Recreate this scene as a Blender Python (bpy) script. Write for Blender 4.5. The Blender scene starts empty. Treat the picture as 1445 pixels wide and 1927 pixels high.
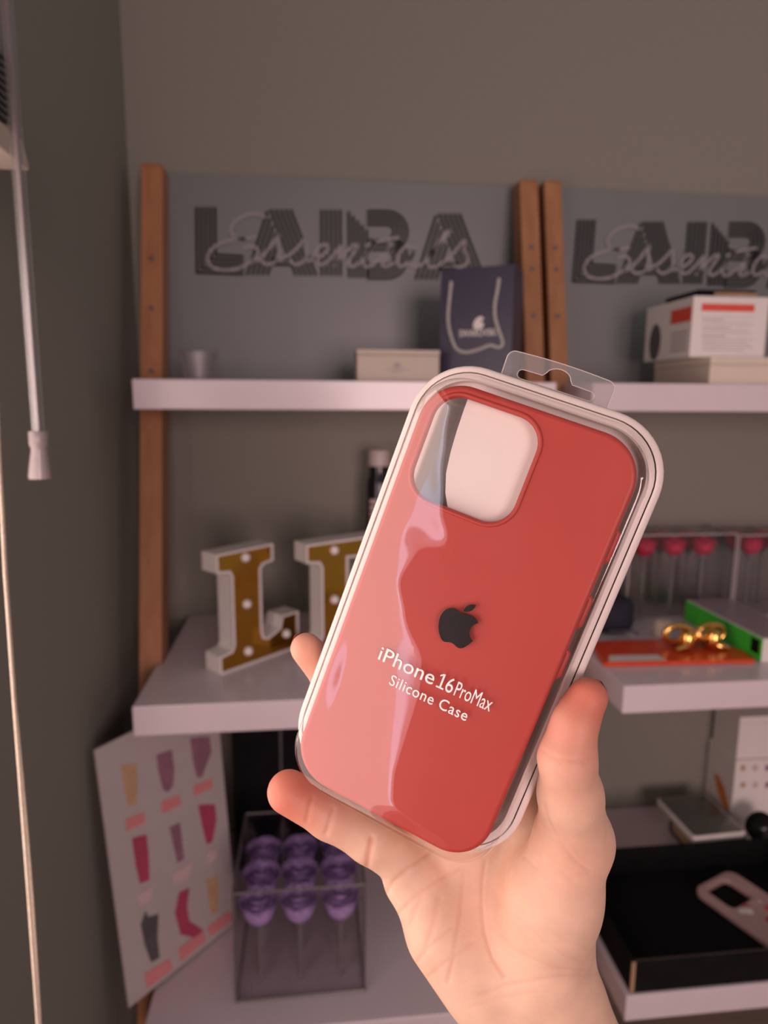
import bpy, bmesh, math, random
import numpy as np
from mathutils import Vector, Matrix
random.seed(7)
C = bpy.context.scene.collection
SC = bpy.context.scene

# ------------------------------------------------------------------ camera
EZ = 1.42                                  # eye height
PITCH, YAW, ROLL, FPX = 0.1671, 0.1081, 0.0058, 1251.03
IW, IH = 1445, 1927
cy, sy, cp, sp = math.cos(YAW), math.sin(YAW), math.cos(PITCH), math.sin(PITCH)
FWD = np.array([sy*cp, cy*cp, -sp]); _r = np.array([cy, -sy, 0.0]); _u = np.cross(_r, FWD)
RGT = math.cos(ROLL)*_r + math.sin(ROLL)*_u
UPV = -math.sin(ROLL)*_r + math.cos(ROLL)*_u
EYE = np.array([0, 0, EZ])
cam_d = bpy.data.cameras.new('camera'); cam = bpy.data.objects.new('camera', cam_d); C.objects.link(cam)
cam.matrix_world = Matrix(((RGT[0], UPV[0], -FWD[0], 0), (RGT[1], UPV[1], -FWD[1], 0), (RGT[2], UPV[2], -FWD[2], EZ), (0, 0, 0, 1)))
cam_d.sensor_fit = 'VERTICAL'; cam_d.sensor_height = 24.0; cam_d.lens = 24.0*FPX/IH
cam_d.clip_start = 0.01
cam_d.dof.use_dof = True; cam_d.dof.focus_distance = 0.243; cam_d.dof.aperture_fstop = 6.6
SC.camera = cam

# ------------------------------------------------------------------ world, window daylight, added lamps, exposure
wd = bpy.data.worlds.new('room_ambient'); SC.world = wd; wd.use_nodes = True
bg = wd.node_tree.nodes['Background']; bg.inputs[0].default_value = (1.0, 0.90, 0.87, 1); bg.inputs[1].default_value = 0.26
def area(name, loc, size, sizey, power, col, rot):
    l = bpy.data.lights.new(name, 'AREA'); l.shape = 'RECTANGLE'; l.size = size; l.size_y = sizey
    l.energy = power; l.color = col
    o = bpy.data.objects.new(name, l); C.objects.link(o); o.location = loc; o.rotation_euler = rot; return o
WX = -0.352                                 # left wall
WY0, WY1, WZ0, WZ1 = -0.37, 0.64, EZ-0.52, EZ+0.62
STRIP_W = 0.05                                  # width of the strip lamp added at the window edge
zc0, zs0 = (WZ0+EZ+0.2)/2, EZ+0.2-WZ0
area('window_daylight', (WX-0.06, (WY0+STRIP_W+WY1)/2, zc0), zs0, WY1-WY0-STRIP_W-0.06, 6.3, (1.0, 0.78, 0.70), (0, -math.pi/2, 0))
area('lid_streak_light', (WX-0.06, WY0+0.03+STRIP_W/2, zc0), zs0, STRIP_W, 0.50, (0.86, 0.84, 1.0), (0, -math.pi/2, 0))  # added strip lamp: its reflection makes the bright streak along the lid crease
area('rear_fill_light', (0.95, -3.66, 1.45), 1.45, 1.7, 88.0, (1.0, 0.72, 0.70), (math.pi/2, 0, 0))  # added fill from behind the camera to brighten shelf fronts and walls
SC.view_settings.view_transform = 'Standard'; SC.view_settings.look = 'None'
SC.view_settings.gamma = 1.0; SC.view_settings.use_curve_mapping = False; SC.view_settings.exposure = 0.0
SC.cycles.max_bounces = 14; SC.cycles.transparent_max_bounces = 24; SC.cycles.diffuse_bounces = 4
SC.cycles.caustics_reflective = False; SC.cycles.caustics_refractive = False

# ------------------------------------------------------------------ helpers
def ray(u, v): return (u-IW/2)/FPX*RGT - (v-IH/2)/FPX*UPV + FWD
def Yp(u, v, y): d = ray(u, v); return EYE + d*(y/d[1])
def Zp(u, v, z): d = ray(u, v); return EYE + d*((z-EZ)/d[2])
def Dp(u, v, dep): return EYE + ray(u, v)*dep
def plane_hit(u, v, p, n): d = ray(u, v); return EYE + d*(np.dot(np.asarray(p)-EYE, n)/np.dot(d, n))

def mat(name, col, rough=0.6, metal=0.0, noise=0.06, scale=40, bump=0.0, spec=0.5, sss=0.0, trans=0.0, coat=0.0):
    m = bpy.data.materials.new(name); m.use_nodes = True; nt = m.node_tree; b = nt.nodes['Principled BSDF']
    b.inputs['Roughness'].default_value = rough; b.inputs['Metallic'].default_value = metal
    b.inputs['Specular IOR Level'].default_value = spec; b.inputs['Coat Weight'].default_value = coat
    b.inputs['Transmission Weight'].default_value = trans
    if sss: b.inputs['Subsurface Weight'].default_value = sss; b.inputs['Subsurface Radius'].default_value = (0.006, 0.002, 0.001); b.inputs['Subsurface Scale'].default_value = 1.0
    tc = nt.nodes.new('ShaderNodeTexCoord'); no = nt.nodes.new('ShaderNodeTexNoise'); no.inputs['Scale'].default_value = scale; no.inputs['Detail'].default_value = 4
    nt.links.new(tc.outputs['Object'], no.inputs['Vector'])
    r = nt.nodes.new('ShaderNodeValToRGB'); e = r.color_ramp.elements
    e[0].position = 0.3; e[1].position = 0.7
    e[0].color = [max(0, c*(1-noise)) for c in col]+[1]; e[1].color = [min(1, c*(1+noise)) for c in col]+[1]
    nt.links.new(no.outputs['Fac'], r.inputs['Fac']); nt.links.new(r.outputs['Color'], b.inputs['Base Color'])
    if bump:
        bp = nt.nodes.new('ShaderNodeBump'); bp.inputs['Strength'].default_value = bump; bp.inputs['Distance'].default_value = 0.002
        nt.links.new(no.outputs['Fac'], bp.inputs['Height']); nt.links.new(bp.outputs['Normal'], b.inputs['Normal'])
    return m

def film(name, refl=0.09, tint=(1, 1, 1), rough=0.06, grazing=0.5):
    """thin clear plastic: see-through with a mirror-like share that grows at grazing angles"""
    m = bpy.data.materials.new(name); m.use_nodes = True; nt = m.node_tree; nt.nodes.remove(nt.nodes['Principled BSDF'])
    out = nt.nodes['Material Output']; t = nt.nodes.new('ShaderNodeBsdfTransparent'); t.inputs[0].default_value = (*tint, 1)
    g = nt.nodes.new('ShaderNodeBsdfGlossy'); g.inputs['Roughness'].default_value = rough; g.inputs['Color'].default_value = (1, 1, 1, 1)
    lw = nt.nodes.new('ShaderNodeLayerWeight'); lw.inputs['Blend'].default_value = 0.5
    pw = nt.nodes.new('ShaderNodeMath'); pw.operation = 'POWER'; pw.inputs[1].default_value = 3.5
    mr = nt.nodes.new('ShaderNodeMapRange'); mr.inputs[3].default_value = refl; mr.inputs[4].default_value = grazing
    nt.links.new(lw.outputs['Facing'], pw.inputs[0]); nt.links.new(pw.outputs[0], mr.inputs[0])
    mx = nt.nodes.new('ShaderNodeMixShader'); nt.links.new(mr.outputs[0], mx.inputs[0]); nt.links.new(t.outputs[0], mx.inputs[1]); nt.links.new(g.outputs[0], mx.inputs[2])
    nt.links.new(mx.outputs[0], out.inputs[0]); return m

def wood(name, c1, c2, scale=(60, 60, 5)):
    m = mat(name, c1, 0.55); nt = m.node_tree; b = nt.nodes['Principled BSDF']
    tc = nt.nodes.new('ShaderNodeTexCoord'); mp = nt.nodes.new('ShaderNodeMapping'); mp.inputs['Scale'].default_value = scale
    n = nt.nodes.new('ShaderNodeTexNoise'); n.inputs['Scale'].default_value = 1.0; n.inputs['Detail'].default_value = 6
    r = nt.nodes.new('ShaderNodeValToRGB'); r.color_ramp.elements[0].color = (*c1, 1); r.color_ramp.elements[1].color = (*c2, 1)
    r.color_ramp.elements[0].position = 0.35; r.color_ramp.elements[1].position = 0.65
    nt.links.new(tc.outputs['Object'], mp.inputs[0]); nt.links.new(mp.outputs[0], n.inputs['Vector']); nt.links.new(n.outputs['Fac'], r.inputs[0]); nt.links.new(r.outputs[0], b.inputs['Base Color'])
    return m

class MB:
    def __init__(s): s.v = []; s.f = []
    def add(s, v, f):
        k = len(s.v); s.v += [tuple(map(float, p)) for p in v]; s.f += [tuple(i+k for i in q) for q in f]; return s
    def box(s, a, b):
        x0, y0, z0 = a; x1, y1, z1 = b
        return s.add([(x0,y0,z0),(x1,y0,z0),(x1,y1,z0),(x0,y1,z0),(x0,y0,z1),(x1,y0,z1),(x1,y1,z1),(x0,y1,z1)],
                     [(0,3,2,1),(4,5,6,7),(0,1,5,4),(1,2,6,5),(2,3,7,6),(3,0,4,7)])
    def loft(s, rings, cap0=True, cap1=True, closed=True):
        n = len(rings[0]); v = [p for r in rings for p in r]; f = []
        for i in range(len(rings)-1):
            for j in range(n if closed else n-1):
                k = (j+1) % n; f.append((i*n+j, i*n+k, (i+1)*n+k, (i+1)*n+j))
        if cap0: f.append(tuple(range(n-1, -1, -1)))
        if cap1: f.append(tuple((len(rings)-1)*n+j for j in range(n)))
        return s.add(v, f)
    def prism(s, poly, off):
        """flat polygon of 3-D points pushed along the vector off"""
        n = len(poly); v = [np.asarray(p) for p in poly]; off = np.asarray(off)
        return s.add(list(v)+[p+off for p in v], [tuple(range(n-1,-1,-1)), tuple(range(n, 2*n))]+[(i, (i+1)%n, n+(i+1)%n, n+i) for i in range(n)])
    def tube(s, pts, rad, n=10, cap=True):
        pts = [Vector(p) for p in pts]; rad = rad if hasattr(rad, '__len__') else [rad]*len(pts); rings = []
        up = None
        for i, p in enumerate(pts):
            d = (pts[min(i+1, len(pts)-1)]-pts[max(i-1, 0)]).normalized()
            if up is None: up = Vector((1,0,0)) if abs(d.x) < 0.8 else Vector((0,1,0))
            a = (up - d*up.dot(d)).normalized(); up = a; b = d.cross(a)
            rings.append([p+a*rad[i]*math.cos(t)+b*rad[i]*math.sin(t) for t in [2*math.pi*j/n for j in range(n)]])
        return s.loft(rings, cap, cap)
    def lathe(s, prof, c=(0,0,0), n=24):
        return s.loft([[(c[0]+r*math.cos(2*math.pi*j/n), c[1]+r*math.sin(2*math.pi*j/n), c[2]+z) for j in range(n)] for r, z in prof])
    def ribbon(s, pts, w, nrm, t):
        """flat stroke of width w along pts in the plane with normal nrm, thickness t"""
        nrm = Vector(nrm).normalized(); P = [Vector(p) for p in pts]; L = []; R = []
        for i, p in enumerate(P):
            d0 = (P[i]-P[i-1]).normalized() if i else None; d1 = (P[i+1]-P[i]).normalized() if i < len(P)-1 else None
            d = ((d0 or d1)+(d1 or d0)).normalized(); sd = nrm.cross(d); k = 1.0
            if d0 and d1: k = min(2.0, 1/max(0.3, abs(nrm.cross(d0).dot(sd))))
            L.append(p+sd*w/2*k); R.append(p-sd*w/2*k)
        n = len(P); v = L+R+[p+nrm*t for p in L]+[p+nrm*t for p in R]; f = []
        for i in range(n-1):
            f += [(2*n+i, 3*n+i, 3*n+i+1, 2*n+i+1), (i, i+1, n+i+1, n+i), (i, 2*n+i, 2*n+i+1, i+1), (n+i, n+i+1, 3*n+i+1, 3*n+i)]
        f += [(0, n, 3*n, 2*n), (n-1, 3*n-1, 4*n-1, 2*n-1)]
        return s.add(v, f)
    def obj(s, name, m, parent=None, smooth=False, bevel=0.0, local=False):
        me = bpy.data.meshes.new(name); v = np.array(s.v, float)
        base = np.zeros(3)
        if not local:
            if parent is not None: base = np.array(root_loc(parent))
            else: base = np.array([(v[:,0].min()+v[:,0].max())/2, (v[:,1].min()+v[:,1].max())/2, v[:,2].min()])
        me.from_pydata((v-base).tolist(), [], s.f); me.validate(); me.update()
        bm = bmesh.new(); bm.from_mesh(me); bmesh.ops.recalc_face_normals(bm, faces=bm.faces)
        if bevel:
            ed = [e for e in bm.edges if len(e.link_faces) == 2 and e.calc_face_angle(0) > 0.6]
            bmesh.ops.bevel(bm, geom=ed, offset=bevel, segments=2, profile=0.5, affect='EDGES')
        bm.to_mesh(me); bm.free()
        if smooth:
            me.polygons.foreach_set('use_smooth', [True]*len(me.polygons))
            try: me.set_sharp_from_angle(angle=math.radians(smooth if smooth > 1 else 50))
            except Exception: pass
        me.materials.append(m)
        o = bpy.data.objects.new(name, me); C.objects.link(o)
        if parent is not None: o.parent = parent
        elif not local: o.location = base
        return o
def root_loc(o):
    p = Vector((0,0,0))
    while o is not None: p += o.location; o = o.parent
    return p
def tag(o, label, cat, group=None):
    o['label'] = label; o['category'] = cat
    if group: o['group'] = group
    return o
def thing(name, label, cat, loc, group=None):
    o = bpy.data.objects.new(name, None); o.empty_display_size = 0.02; C.objects.link(o); o.location = [float(x) for x in loc]
    return tag(o, label, cat, group)
def struct(o): o['kind'] = 'structure'; return o
def dup(o, loc, label=None):
    r = o.copy(); C.objects.link(r); r.location = loc
    if label: r['label'] = label
    for ch in list(o.children):
        c = ch.copy(); C.objects.link(c); c.parent = r
        for g in list(ch.children):
            d = g.copy(); C.objects.link(d); d.parent = c
    return r
def rrect(hx, hy, r, n=10, cx=0, cy_=0):
    pts = []
    for k, (sx, sy_) in enumerate(((1,1),(-1,1),(-1,-1),(1,-1))):
        for i in range(n+1):
            a = math.pi/2*(k+i/n); pts.append((cx+sx*(hx-r)+r*math.cos(a), cy_+sy_*(hy-r)+r*math.sin(a)))
    return pts
def text_mb(txt, width, height, xf, bold=0.0, space=1.0):
    """outline text fitted to width x height (capital height), each point sent through xf(x, y)"""
    cu = bpy.data.curves.new('print', 'FONT'); cu.body = txt; cu.size = 1; cu.offset = bold; cu.resolution_u = 4; cu.space_character = space
    to = bpy.data.objects.new('print', cu); C.objects.link(to)
    bpy.context.view_layer.update()
    me = to.evaluated_get(bpy.context.evaluated_depsgraph_get()).to_mesh()
    v = np.array([tuple(q.co) for q in me.vertices]); f = [tuple(p.vertices) for p in me.polygons]
    bpy.data.objects.remove(to); bpy.data.curves.remove(cu)
    x0, x1 = v[:,0].min(), v[:,0].max(); base = 0.0; H = 0.70
    v[:,0] = (v[:,0]-x0)/(x1-x0)*width; v[:,1] = (v[:,1]-base)/H*height
    mb = MB(); mb.add([xf(a, b) for a, b in v[:,:2]], f); return mb

# ------------------------------------------------------------------ materials
M = {}
M['wall'] = mat('wall_paint', (0.236, 0.222, 0.192), 0.8, noise=0.03, scale=120, bump=0.05)
M['wall_l'] = M['wall']
M['floor'] = wood('floor_boards', (0.20, 0.15, 0.12), (0.28, 0.21, 0.16), (3, 40, 1))
M['shelf'] = mat('white_laminate', (0.72, 0.62, 0.67), 0.22, noise=0.02, scale=15)
M['wood'] = wood('pine_wood', (0.33, 0.138, 0.056), (0.40, 0.182, 0.079))
M['panel'] = mat('grey_sign_panel', (0.165, 0.176, 0.178), 0.4, noise=0.02, scale=10)
M['letter'] = mat('dark_vinyl', (0.012, 0.012, 0.0125), 0.6, noise=0.05, spec=0.2)
M['script'] = mat('pale_vinyl', (0.28, 0.26, 0.27), 0.5, noise=0.04)
M['white'] = mat('white_card', (0.78, 0.72, 0.70), 0.5, noise=0.02)
M['cream'] = mat('cream_card', (0.52, 0.44, 0.37), 0.55, noise=0.03)
M['ivory'] = mat('ivory_card', (0.70, 0.60, 0.50), 0.5, noise=0.03)
M['navy'] = mat('navy_card', (0.046, 0.040, 0.075), 0.35, noise=0.08)
M['navycloth'] = mat('navy_velvet', (0.008, 0.009, 0.022), 0.8, noise=0.2)
M['rope'] = mat('grey_rope', (0.42, 0.40, 0.38), 0.6, noise=0.2, scale=300, bump=0.4)
M['silver'] = mat('silver_print', (0.75, 0.70, 0.68), 0.35, noise=0.05)
M['black'] = mat('black_card', (0.006, 0.006, 0.007), 0.85, noise=0.2, spec=0.15)
M['blackgl'] = mat('black_gloss', (0.012, 0.012, 0.014), 0.15, noise=0.1)
M['brown'] = mat('raw_cardboard', (0.42, 0.25, 0.15), 0.8, noise=0.1)
M['red'] = mat('red_print', (0.72, 0.075, 0.045), 0.45, noise=0.05)
M['redbag'] = mat('red_foil', (0.75, 0.07, 0.02), 0.25, noise=0.1)
M['greytext'] = mat('grey_print', (0.36, 0.32, 0.32), 0.6, noise=0.1)
M['gold'] = mat('gold_mirror', (0.50, 0.235, 0.03), 0.10, metal=0.92, noise=0.05)
M['brass'] = mat('polished_gold', (0.95, 0.55, 0.16), 0.10, metal=1.0, noise=0.05)
M['bulb'] = mat('white_bulb', (0.85, 0.78, 0.75), 0.3, noise=0.02)
M['green'] = mat('green_card', (0.060, 0.66, 0.045), 0.4, noise=0.06)
M['rose_red'] = mat('red_petal', (0.55, 0.008, 0.060), 0.55, noise=0.25, scale=90)
M['rose_purple'] = mat('lilac_petal', (0.52, 0.35, 0.70), 0.6, noise=0.25, scale=90)
M['stem'] = mat('clear_stem', (0.20, 0.18, 0.19), 0.4, noise=0.05)
M['acrylic'] = film('clear_acrylic', 0.035, (0.95, 0.94, 0.95), 0.05, 0.35)
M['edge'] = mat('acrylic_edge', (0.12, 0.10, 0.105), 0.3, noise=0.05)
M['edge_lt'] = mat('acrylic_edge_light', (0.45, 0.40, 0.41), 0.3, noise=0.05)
M['blind'] = mat('beige_blind', (0.52, 0.44, 0.37), 0.5, noise=0.04)
M['slat'] = mat('grey_slat', (0.10, 0.10, 0.11), 0.5, noise=0.1)
M['cord'] = mat('cream_cord', (0.78, 0.66, 0.52), 0.7, noise=0.12, scale=400, bump=0.4)
M['tray'] = mat('white_plastic', (0.84, 0.735, 0.70), 0.32, noise=0.015)
M['case'] = mat('red_silicone', (0.46, 0.045, 0.033), 0.48, noise=0.03, scale=30)
M['lid'] = film('clear_lid', 0.070, (0.985, 0.975, 0.97), 0.05, 0.55)
M['tab'] = film('clear_tab', 0.17, (0.84, 0.81, 0.81), 0.40, 0.6)
M['print_w'] = mat('white_ink', (0.90, 0.82, 0.80), 0.4, noise=0.01)
M['print_k'] = mat('black_ink', (0.022, 0.018, 0.018), 0.18, noise=0.05)
M['pink'] = mat('pink_case', (0.55, 0.36, 0.35), 0.4, noise=0.05)
M['frost'] = film('frosted_plastic', 0.16, (0.93, 0.90, 0.91), 0.5, 0.5)
M['wand'] = film('clear_wand', 0.14, (0.85, 0.82, 0.82), 0.30, 0.6)
M['pinktag'] = mat('pink_print', (0.62, 0.22, 0.23), 0.5, noise=0.04)
M['palepink'] = mat('pale_pink_print', (0.58, 0.42, 0.43), 0.5, noise=0.04)
M['crimson'] = mat('crimson_print', (0.40, 0.055, 0.11), 0.5, noise=0.1)
M['mauve'] = mat('mauve_print', (0.26, 0.12, 0.17), 0.5, noise=0.15)
M['tan'] = mat('tan_print', (0.48, 0.31, 0.18), 0.5, noise=0.1)
M['charcoal'] = mat('charcoal_print', (0.085, 0.075, 0.085), 0.5, noise=0.1)
M['orange'] = mat('orange_print', (0.62, 0.20, 0.045), 0.5, noise=0.2)
M['poster'] = mat('poster_card', (0.45, 0.395, 0.39), 0.45, noise=0.02)

# ------------------------------------------------------------------ the room
WALLY = 1.445
mb = MB(); mb.box((WX-0.1, WALLY, 0), (3.2, WALLY+0.1, 2.7)); struct(mb.obj('wall_back', M['wall']))
mb = MB()
for a, b in (((WX-0.1, -3.7, 0), (WX, WY0, 2.7)), ((WX-0.1, WY1, 0), (WX, WALLY, 2.7)), ((WX-0.1, WY0, 0), (WX, WY1, WZ0)), ((WX-0.1, WY0, WZ1), (WX, WY1, 2.7))): mb.box(a, b)
struct(mb.obj('wall_left', M['wall_l']))
mb = MB(); RY = -3.6; rx0_, rx1_, rz0_, rz1_ = 0.19, 1.71, 0.55, 2.35
for a, b in (((WX, RY-0.1, 0), (rx0_, RY, 2.7)), ((rx1_, RY-0.1, 0), (3.2, RY, 2.7)), ((rx0_, RY-0.1, 0), (rx1_, RY, rz0_)), ((rx0_, RY-0.1, rz1_), (rx1_, RY, 2.7))): mb.box(a, b)
struct(mb.obj('wall_rear', M['wall']))
mb = MB()
for a, b in (((rx0_, RY-0.09, rz0_), (rx0_+0.04, RY-0.02, rz1_)), ((rx1_-0.04, RY-0.09, rz0_), (rx1_, RY-0.02, rz1_)), ((rx0_+0.04, RY-0.09, rz0_), (rx1_-0.04, RY-0.02, rz0_+0.04)), ((rx0_+0.04, RY-0.09, rz1_-0.04), (rx1_-0.04, RY-0.02, rz1_))): mb.box(a, b)
rear_frame = struct(mb.obj('rear_light_frame', M['white']))  # unseen frame, added to house the rear fill lamp

mb = MB(); mb.box((WX-0.1, -3.7, -0.05), (3.2, WALLY+0.1, 0)); struct(mb.obj('floor', M['floor']))
wf = MB()
for a, b in (((WX-0.1, WY0, WZ0), (WX-0.015, WY0+0.03, WZ1)), ((WX-0.1, WY1-0.03, WZ0), (WX-0.015, WY1, WZ1)), ((WX-0.1, WY0, WZ0), (WX+0.01, WY1, WZ0+0.03)), ((WX-0.1, WY0, WZ1-0.03), (WX-0.015, WY1, WZ1))): wf.box(a, b)
win = struct(wf.obj('window_1', M['white']))
pn = MB(); pn.box((WX-0.085, WY0+0.03, WZ0+0.03), (WX-0.081, WY1-0.03, WZ1-0.03)); pn.obj('pane', M['acrylic'], win)
mb = MB(); mb.box((WX, 0.66, 0), (WX+0.012, WALLY, 0.08)); struct(mb.obj('baseboard_left', M['white']))
mb = MB(); mb.box((WX+0.012, WALLY-0.012, 0), (3.2, WALLY, 0.08)); struct(mb.obj('baseboard_back', M['white']))

# ------------------------------------------------------------------ ladder shelf units
S1, S2, S3 = EZ+0.0323, EZ-0.4678, EZ-1.0
F1, F2, F3 = 1.139, 0.995, 0.929
TH = 0.05
def post_y(z): return 1.378 - 0.235*((EZ+0.43)-z)
def make_unit(name, label, xl, xr, posts, ends):
    t = thing(name, label, 'shelf', ((xl+xr)/2, 1.2, 0), 'ladder shelf units')
    for (a, b) in posts:
        pb = MB(); zt = EZ+0.437; ring = []
        for z in (0.0, zt-0.006, zt):
            y = post_y(z); i = 0.003 if z == zt else 0
            ring.append([(a+i, y+i, z), (b-i, y+i, z), (b-i, min(y+0.062, WALLY-0.013), z), (a+i, min(y+0.062, WALLY-0.013), z)])
        pb.loft(ring); p = pb.obj('post', M['wood'], t, bevel=0.002)
        for zz in (0.257, 0.165, 0.30 if a > 0 else 0.05):
            sc = MB(); z = EZ+zz; y = post_y(z); x = (a+b)/2
            sc.tube([(x, y+0.002, z), (x, y-0.0016, z)], 0.0045, 10); sc.obj('screw', M['charcoal'], p)
    for k, (z, fy, (e0, e1)) in enumerate(zip((S1, S2, S3), (F1, F2, F3), ends)):
        yb = WALLY-0.003
        # outline with a notch at each end that would run into a post
        y0 = post_y(z)-0.004; pts = [(e0, fy)]
        pts += [(e1, fy)]
        if e1 > xr: pts += [(e1, y0), (xr, y0)]
        pts += [(min(e1, xr), yb), (max(e0, xl), yb)]
        if e0 < xl: pts += [(xl, y0), (e0, y0)]
        sb = MB(); sb.prism([(x, y, z-TH) for x, y in pts], (0, 0, TH-0.0006)); sb.obj('shelf_board', M['shelf'], t, bevel=0.0022)
    return t
PL = (-0.313, -0.2730); PM = (0.4175, 0.4555); PR = (0.468, 0.5035)
make_unit('ladder_shelf', 'pine ladder shelf with white boards, nearer the window, holding the gold marquee letters', PL[1]+0.0005, PM[0]-0.001, (PL, PM), ((-0.2905, 0.425), (-0.2810, 0.4162), (-0.2810, 0.4162)))
make_unit('ladder_shelf', 'pine ladder shelf with white boards, holding the red roses and black tray', PR[1]+0.001, 1.235, (PR, (1.236, 1.274)), ((0.49, 1.24), (0.512, 1.2345), (0.521, 1.2345)))

# ------------------------------------------------------------------ the two printed signs behind the posts
SY = WALLY-0.008
def sgn(u, v): return Yp(u, v, SY-0.003)
SDX = float(sgn(1085, 412)[0]-sgn(367, 389)[0]); SDZ = 0.002
SN = (0, -1, 0); SW = 0.0056
def letters():
    out = []
    m = MB()
    for i in range(5): m.ribbon([sgn(370+8.6*i, 390), sgn(371+8.6*i, 513-8.3*i), sgn(459, 516-8.3*i)], SW, SN, 0.002)
    out.append(m)
    def A(dx, dy):
        m = MB()
        for i in range(5): m.ribbon([sgn(509+9.4*i+dx, 394+dy), sgn(557+9.4*i+dx, 519+dy)], SW, SN, 0.002)
        for j in range(5):
            y = 398+13.4*j; m.ribbon([sgn(465+9.5*j+dx, 518+dy), sgn(465+9.5*j+0.32*(518-y)+dx, y+dy)], SW, SN, 0.002)
        for y in (489, 498): m.ribbon([sgn(509+dx, y+dy), sgn(548+dx, y+dy)], SW, SN, 0.002)
        return m
    out.append(A(0, 0))
    m = MB()
    for i in range(5): m.ribbon([sgn(605+8.8*i, 395), sgn(605.5+8.8*i, 519)], SW, SN, 0.002)
    out.append(m)
    m = MB()
    for i in range(5):
        m.ribbon([sgn(656+8.4*i, 398+8.4*i), sgn(657+8.4*i, 523)], SW, SN, 0.002)
        R = 38-8.4*i
        if R < 5: continue
        for yc, a0, a1 in ((436, -90, 62), (486, -62, 90)):
            arc = [sgn(728+R*math.cos(math.radians(a0+(a1-a0)*k/14)), yc+R*math.sin(math.radians(a0+(a1-a0)*k/14))) for k in range(15)]
            st_ = sgn(690, yc-R if yc == 436 else yc+R)
            m.ribbon([st_]+arc if yc == 436 else arc+[st_], SW, SN, 0.002)
    for y in (452, 461, 470): m.ribbon([sgn(694, y), sgn(730, y)], SW, SN, 0.002)
    out.append(m)
    out.append(A(317, 8))
    return out
SCRIPT = [
 [(500,410),(487,404),(470,404),(452,411),(438,423),(435,436),(442,446),(460,450),(484,446)],
 [(462,450),(438,452),(412,460),(396,473),(391,487),(396,500),(412,508),(432,509),(455,503),(474,492),(485,479),(484,469),(473,464),(458,468)],
 [(474,494),(490,486),(508,466),(524,444),(523,462),(526,478),(520,491),(508,498),(497,496),(491,490)],
 [(520,493),(545,480),(562,464),(578,446),(575,462),(578,478),(573,490),(561,498),(550,496),(545,488)],
 [(573,492),(592,488),(608,480),(618,468),(613,461),(602,464),(594,476),(593,488),(600,498),(612,497)],
 [(612,497),(626,482),(638,467),(644,465),(637,482),(627,502)],[(629,497),(650,476),(664,463),(672,462),(668,472),(658,488),(656,499),(664,502),(676,495)],
 [(676,496),(690,478),(706,450)],[(706,452),(692,478),(684,494),(688,503),(700,500)],[(688,464),(720,452),(752,448)],
 [(700,500),(722,480),(738,466)],[(738,466),(727,482),(719,497),(726,503),(742,495)],
 [(778,468),(764,464),(752,476),(747,493),(754,502),(768,494),(780,472)],[(782,464),(774,484),(772,498),(782,503),(796,496)],
 [(796,497),(820,468),(842,442),(846,436),(836,440),(820,466),(806,490),(808,503),(822,502)],
 [(822,502),(848,482),(872,454),(873,470),(880,484),(878,496),(866,503),(852,500)]]
def make_sign(dx, dz, label):
    x0, x1 = (PL[1]-0.02, PM[0]+0.02) if dx == 0 else (PR[1]-0.02, 1.255)
    zb, zt = S1+0.001, float(Yp(960, 351, SY)[2])
    t = thing('shop_sign', label, 'sign', ((x0+x1)/2, SY, zb), 'shop name signs')
    m = MB(); m.box((x0, SY-0.003, zb), (x1, SY+0.001, zt)); m.obj('panel', M['panel'], t, bevel=0.0008)
    for m in letters():
        m.v = [(a+dx, b, c+dz) for a, b, c in m.v]; m.obj('letter', M['letter'], t)
    m = MB()
    for st in SCRIPT:
        P = [Vector(sgn(u, v)+np.array([dx, -0.0024, dz])) for u, v in st]; Q = []
        for i in range(len(P)-1):        # smooth the stroke
            p0, p1, p2, p3 = P[max(i-1,0)], P[i], P[i+1], P[min(i+2,len(P)-1)]
            for k in range(4):
                s = k/4; Q.append(0.5*((2*p1)+(p2-p0)*s+(2*p0-5*p1+4*p2-p3)*s*s+(3*p1-p0-3*p2+p3)*s**3))
        Q.append(P[-1]); m.ribbon(Q, 0.0056, SN, 0.0012)
    m.obj('script_lettering', M['script'], t)
make_sign(0, 0, 'grey sign with striped dark letters and pale script, on the shelf nearer the window')
make_sign(SDX, SDZ, 'grey sign with striped dark letters and pale script, behind the white carton with red stripes')

# ------------------------------------------------------------------ things on the top boards
def obox(p, ang, w, d, h):
    """box points: front-left base corner p, width along ang, depth d behind, height h"""
    p = np.asarray(p, float); a = np.array([math.cos(ang), math.sin(ang), 0]); b = np.array([-math.sin(ang), math.cos(ang), 0])
    return p, a, b
def addbox(mb, p, a, b, w, d, h):
    p = np.asarray(p, float); z = np.array([0, 0, h])
    return mb.prism([p, p+a*w, p+a*w+b*d, p+b*d], z)

# navy gift bag
p = Yp(826, 712, 1.212); p[2] = S1
ang = math.radians(-30); a = np.array([math.cos(ang), math.sin(ang), 0]); b = np.array([-math.sin(ang), math.cos(ang), 0])
bw, bh, bd = 0.131, 0.195, 0.07
bag = thing('gift_bag', 'navy paper gift bag with grey rope handle and silver emblem on the top board', 'bag', p+a*bw/2+b*bd/2)
m = MB(); tk = 0.0015
for (q, e, l, n) in ((p, a, bw, b), (p+b*(bd-tk), a, bw, b)): m.prism([q, q+e*l, q+e*l+n*tk, q+n*tk], (0, 0, bh))
for q in (p+b*tk, p+b*tk+a*(bw-tk)): m.prism([q, q+a*tk, q+a*tk+b*(bd-2*tk), q+b*(bd-2*tk)], (0, 0, bh))
m.prism([p, p+a*bw, p+a*bw+b*bd, p+b*bd], (0, 0, tk)); m.obj('body', M['navy'], bag)
def onbag(u, v, off=0.004): return plane_hit(u, v, p-b*off, b)
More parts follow.
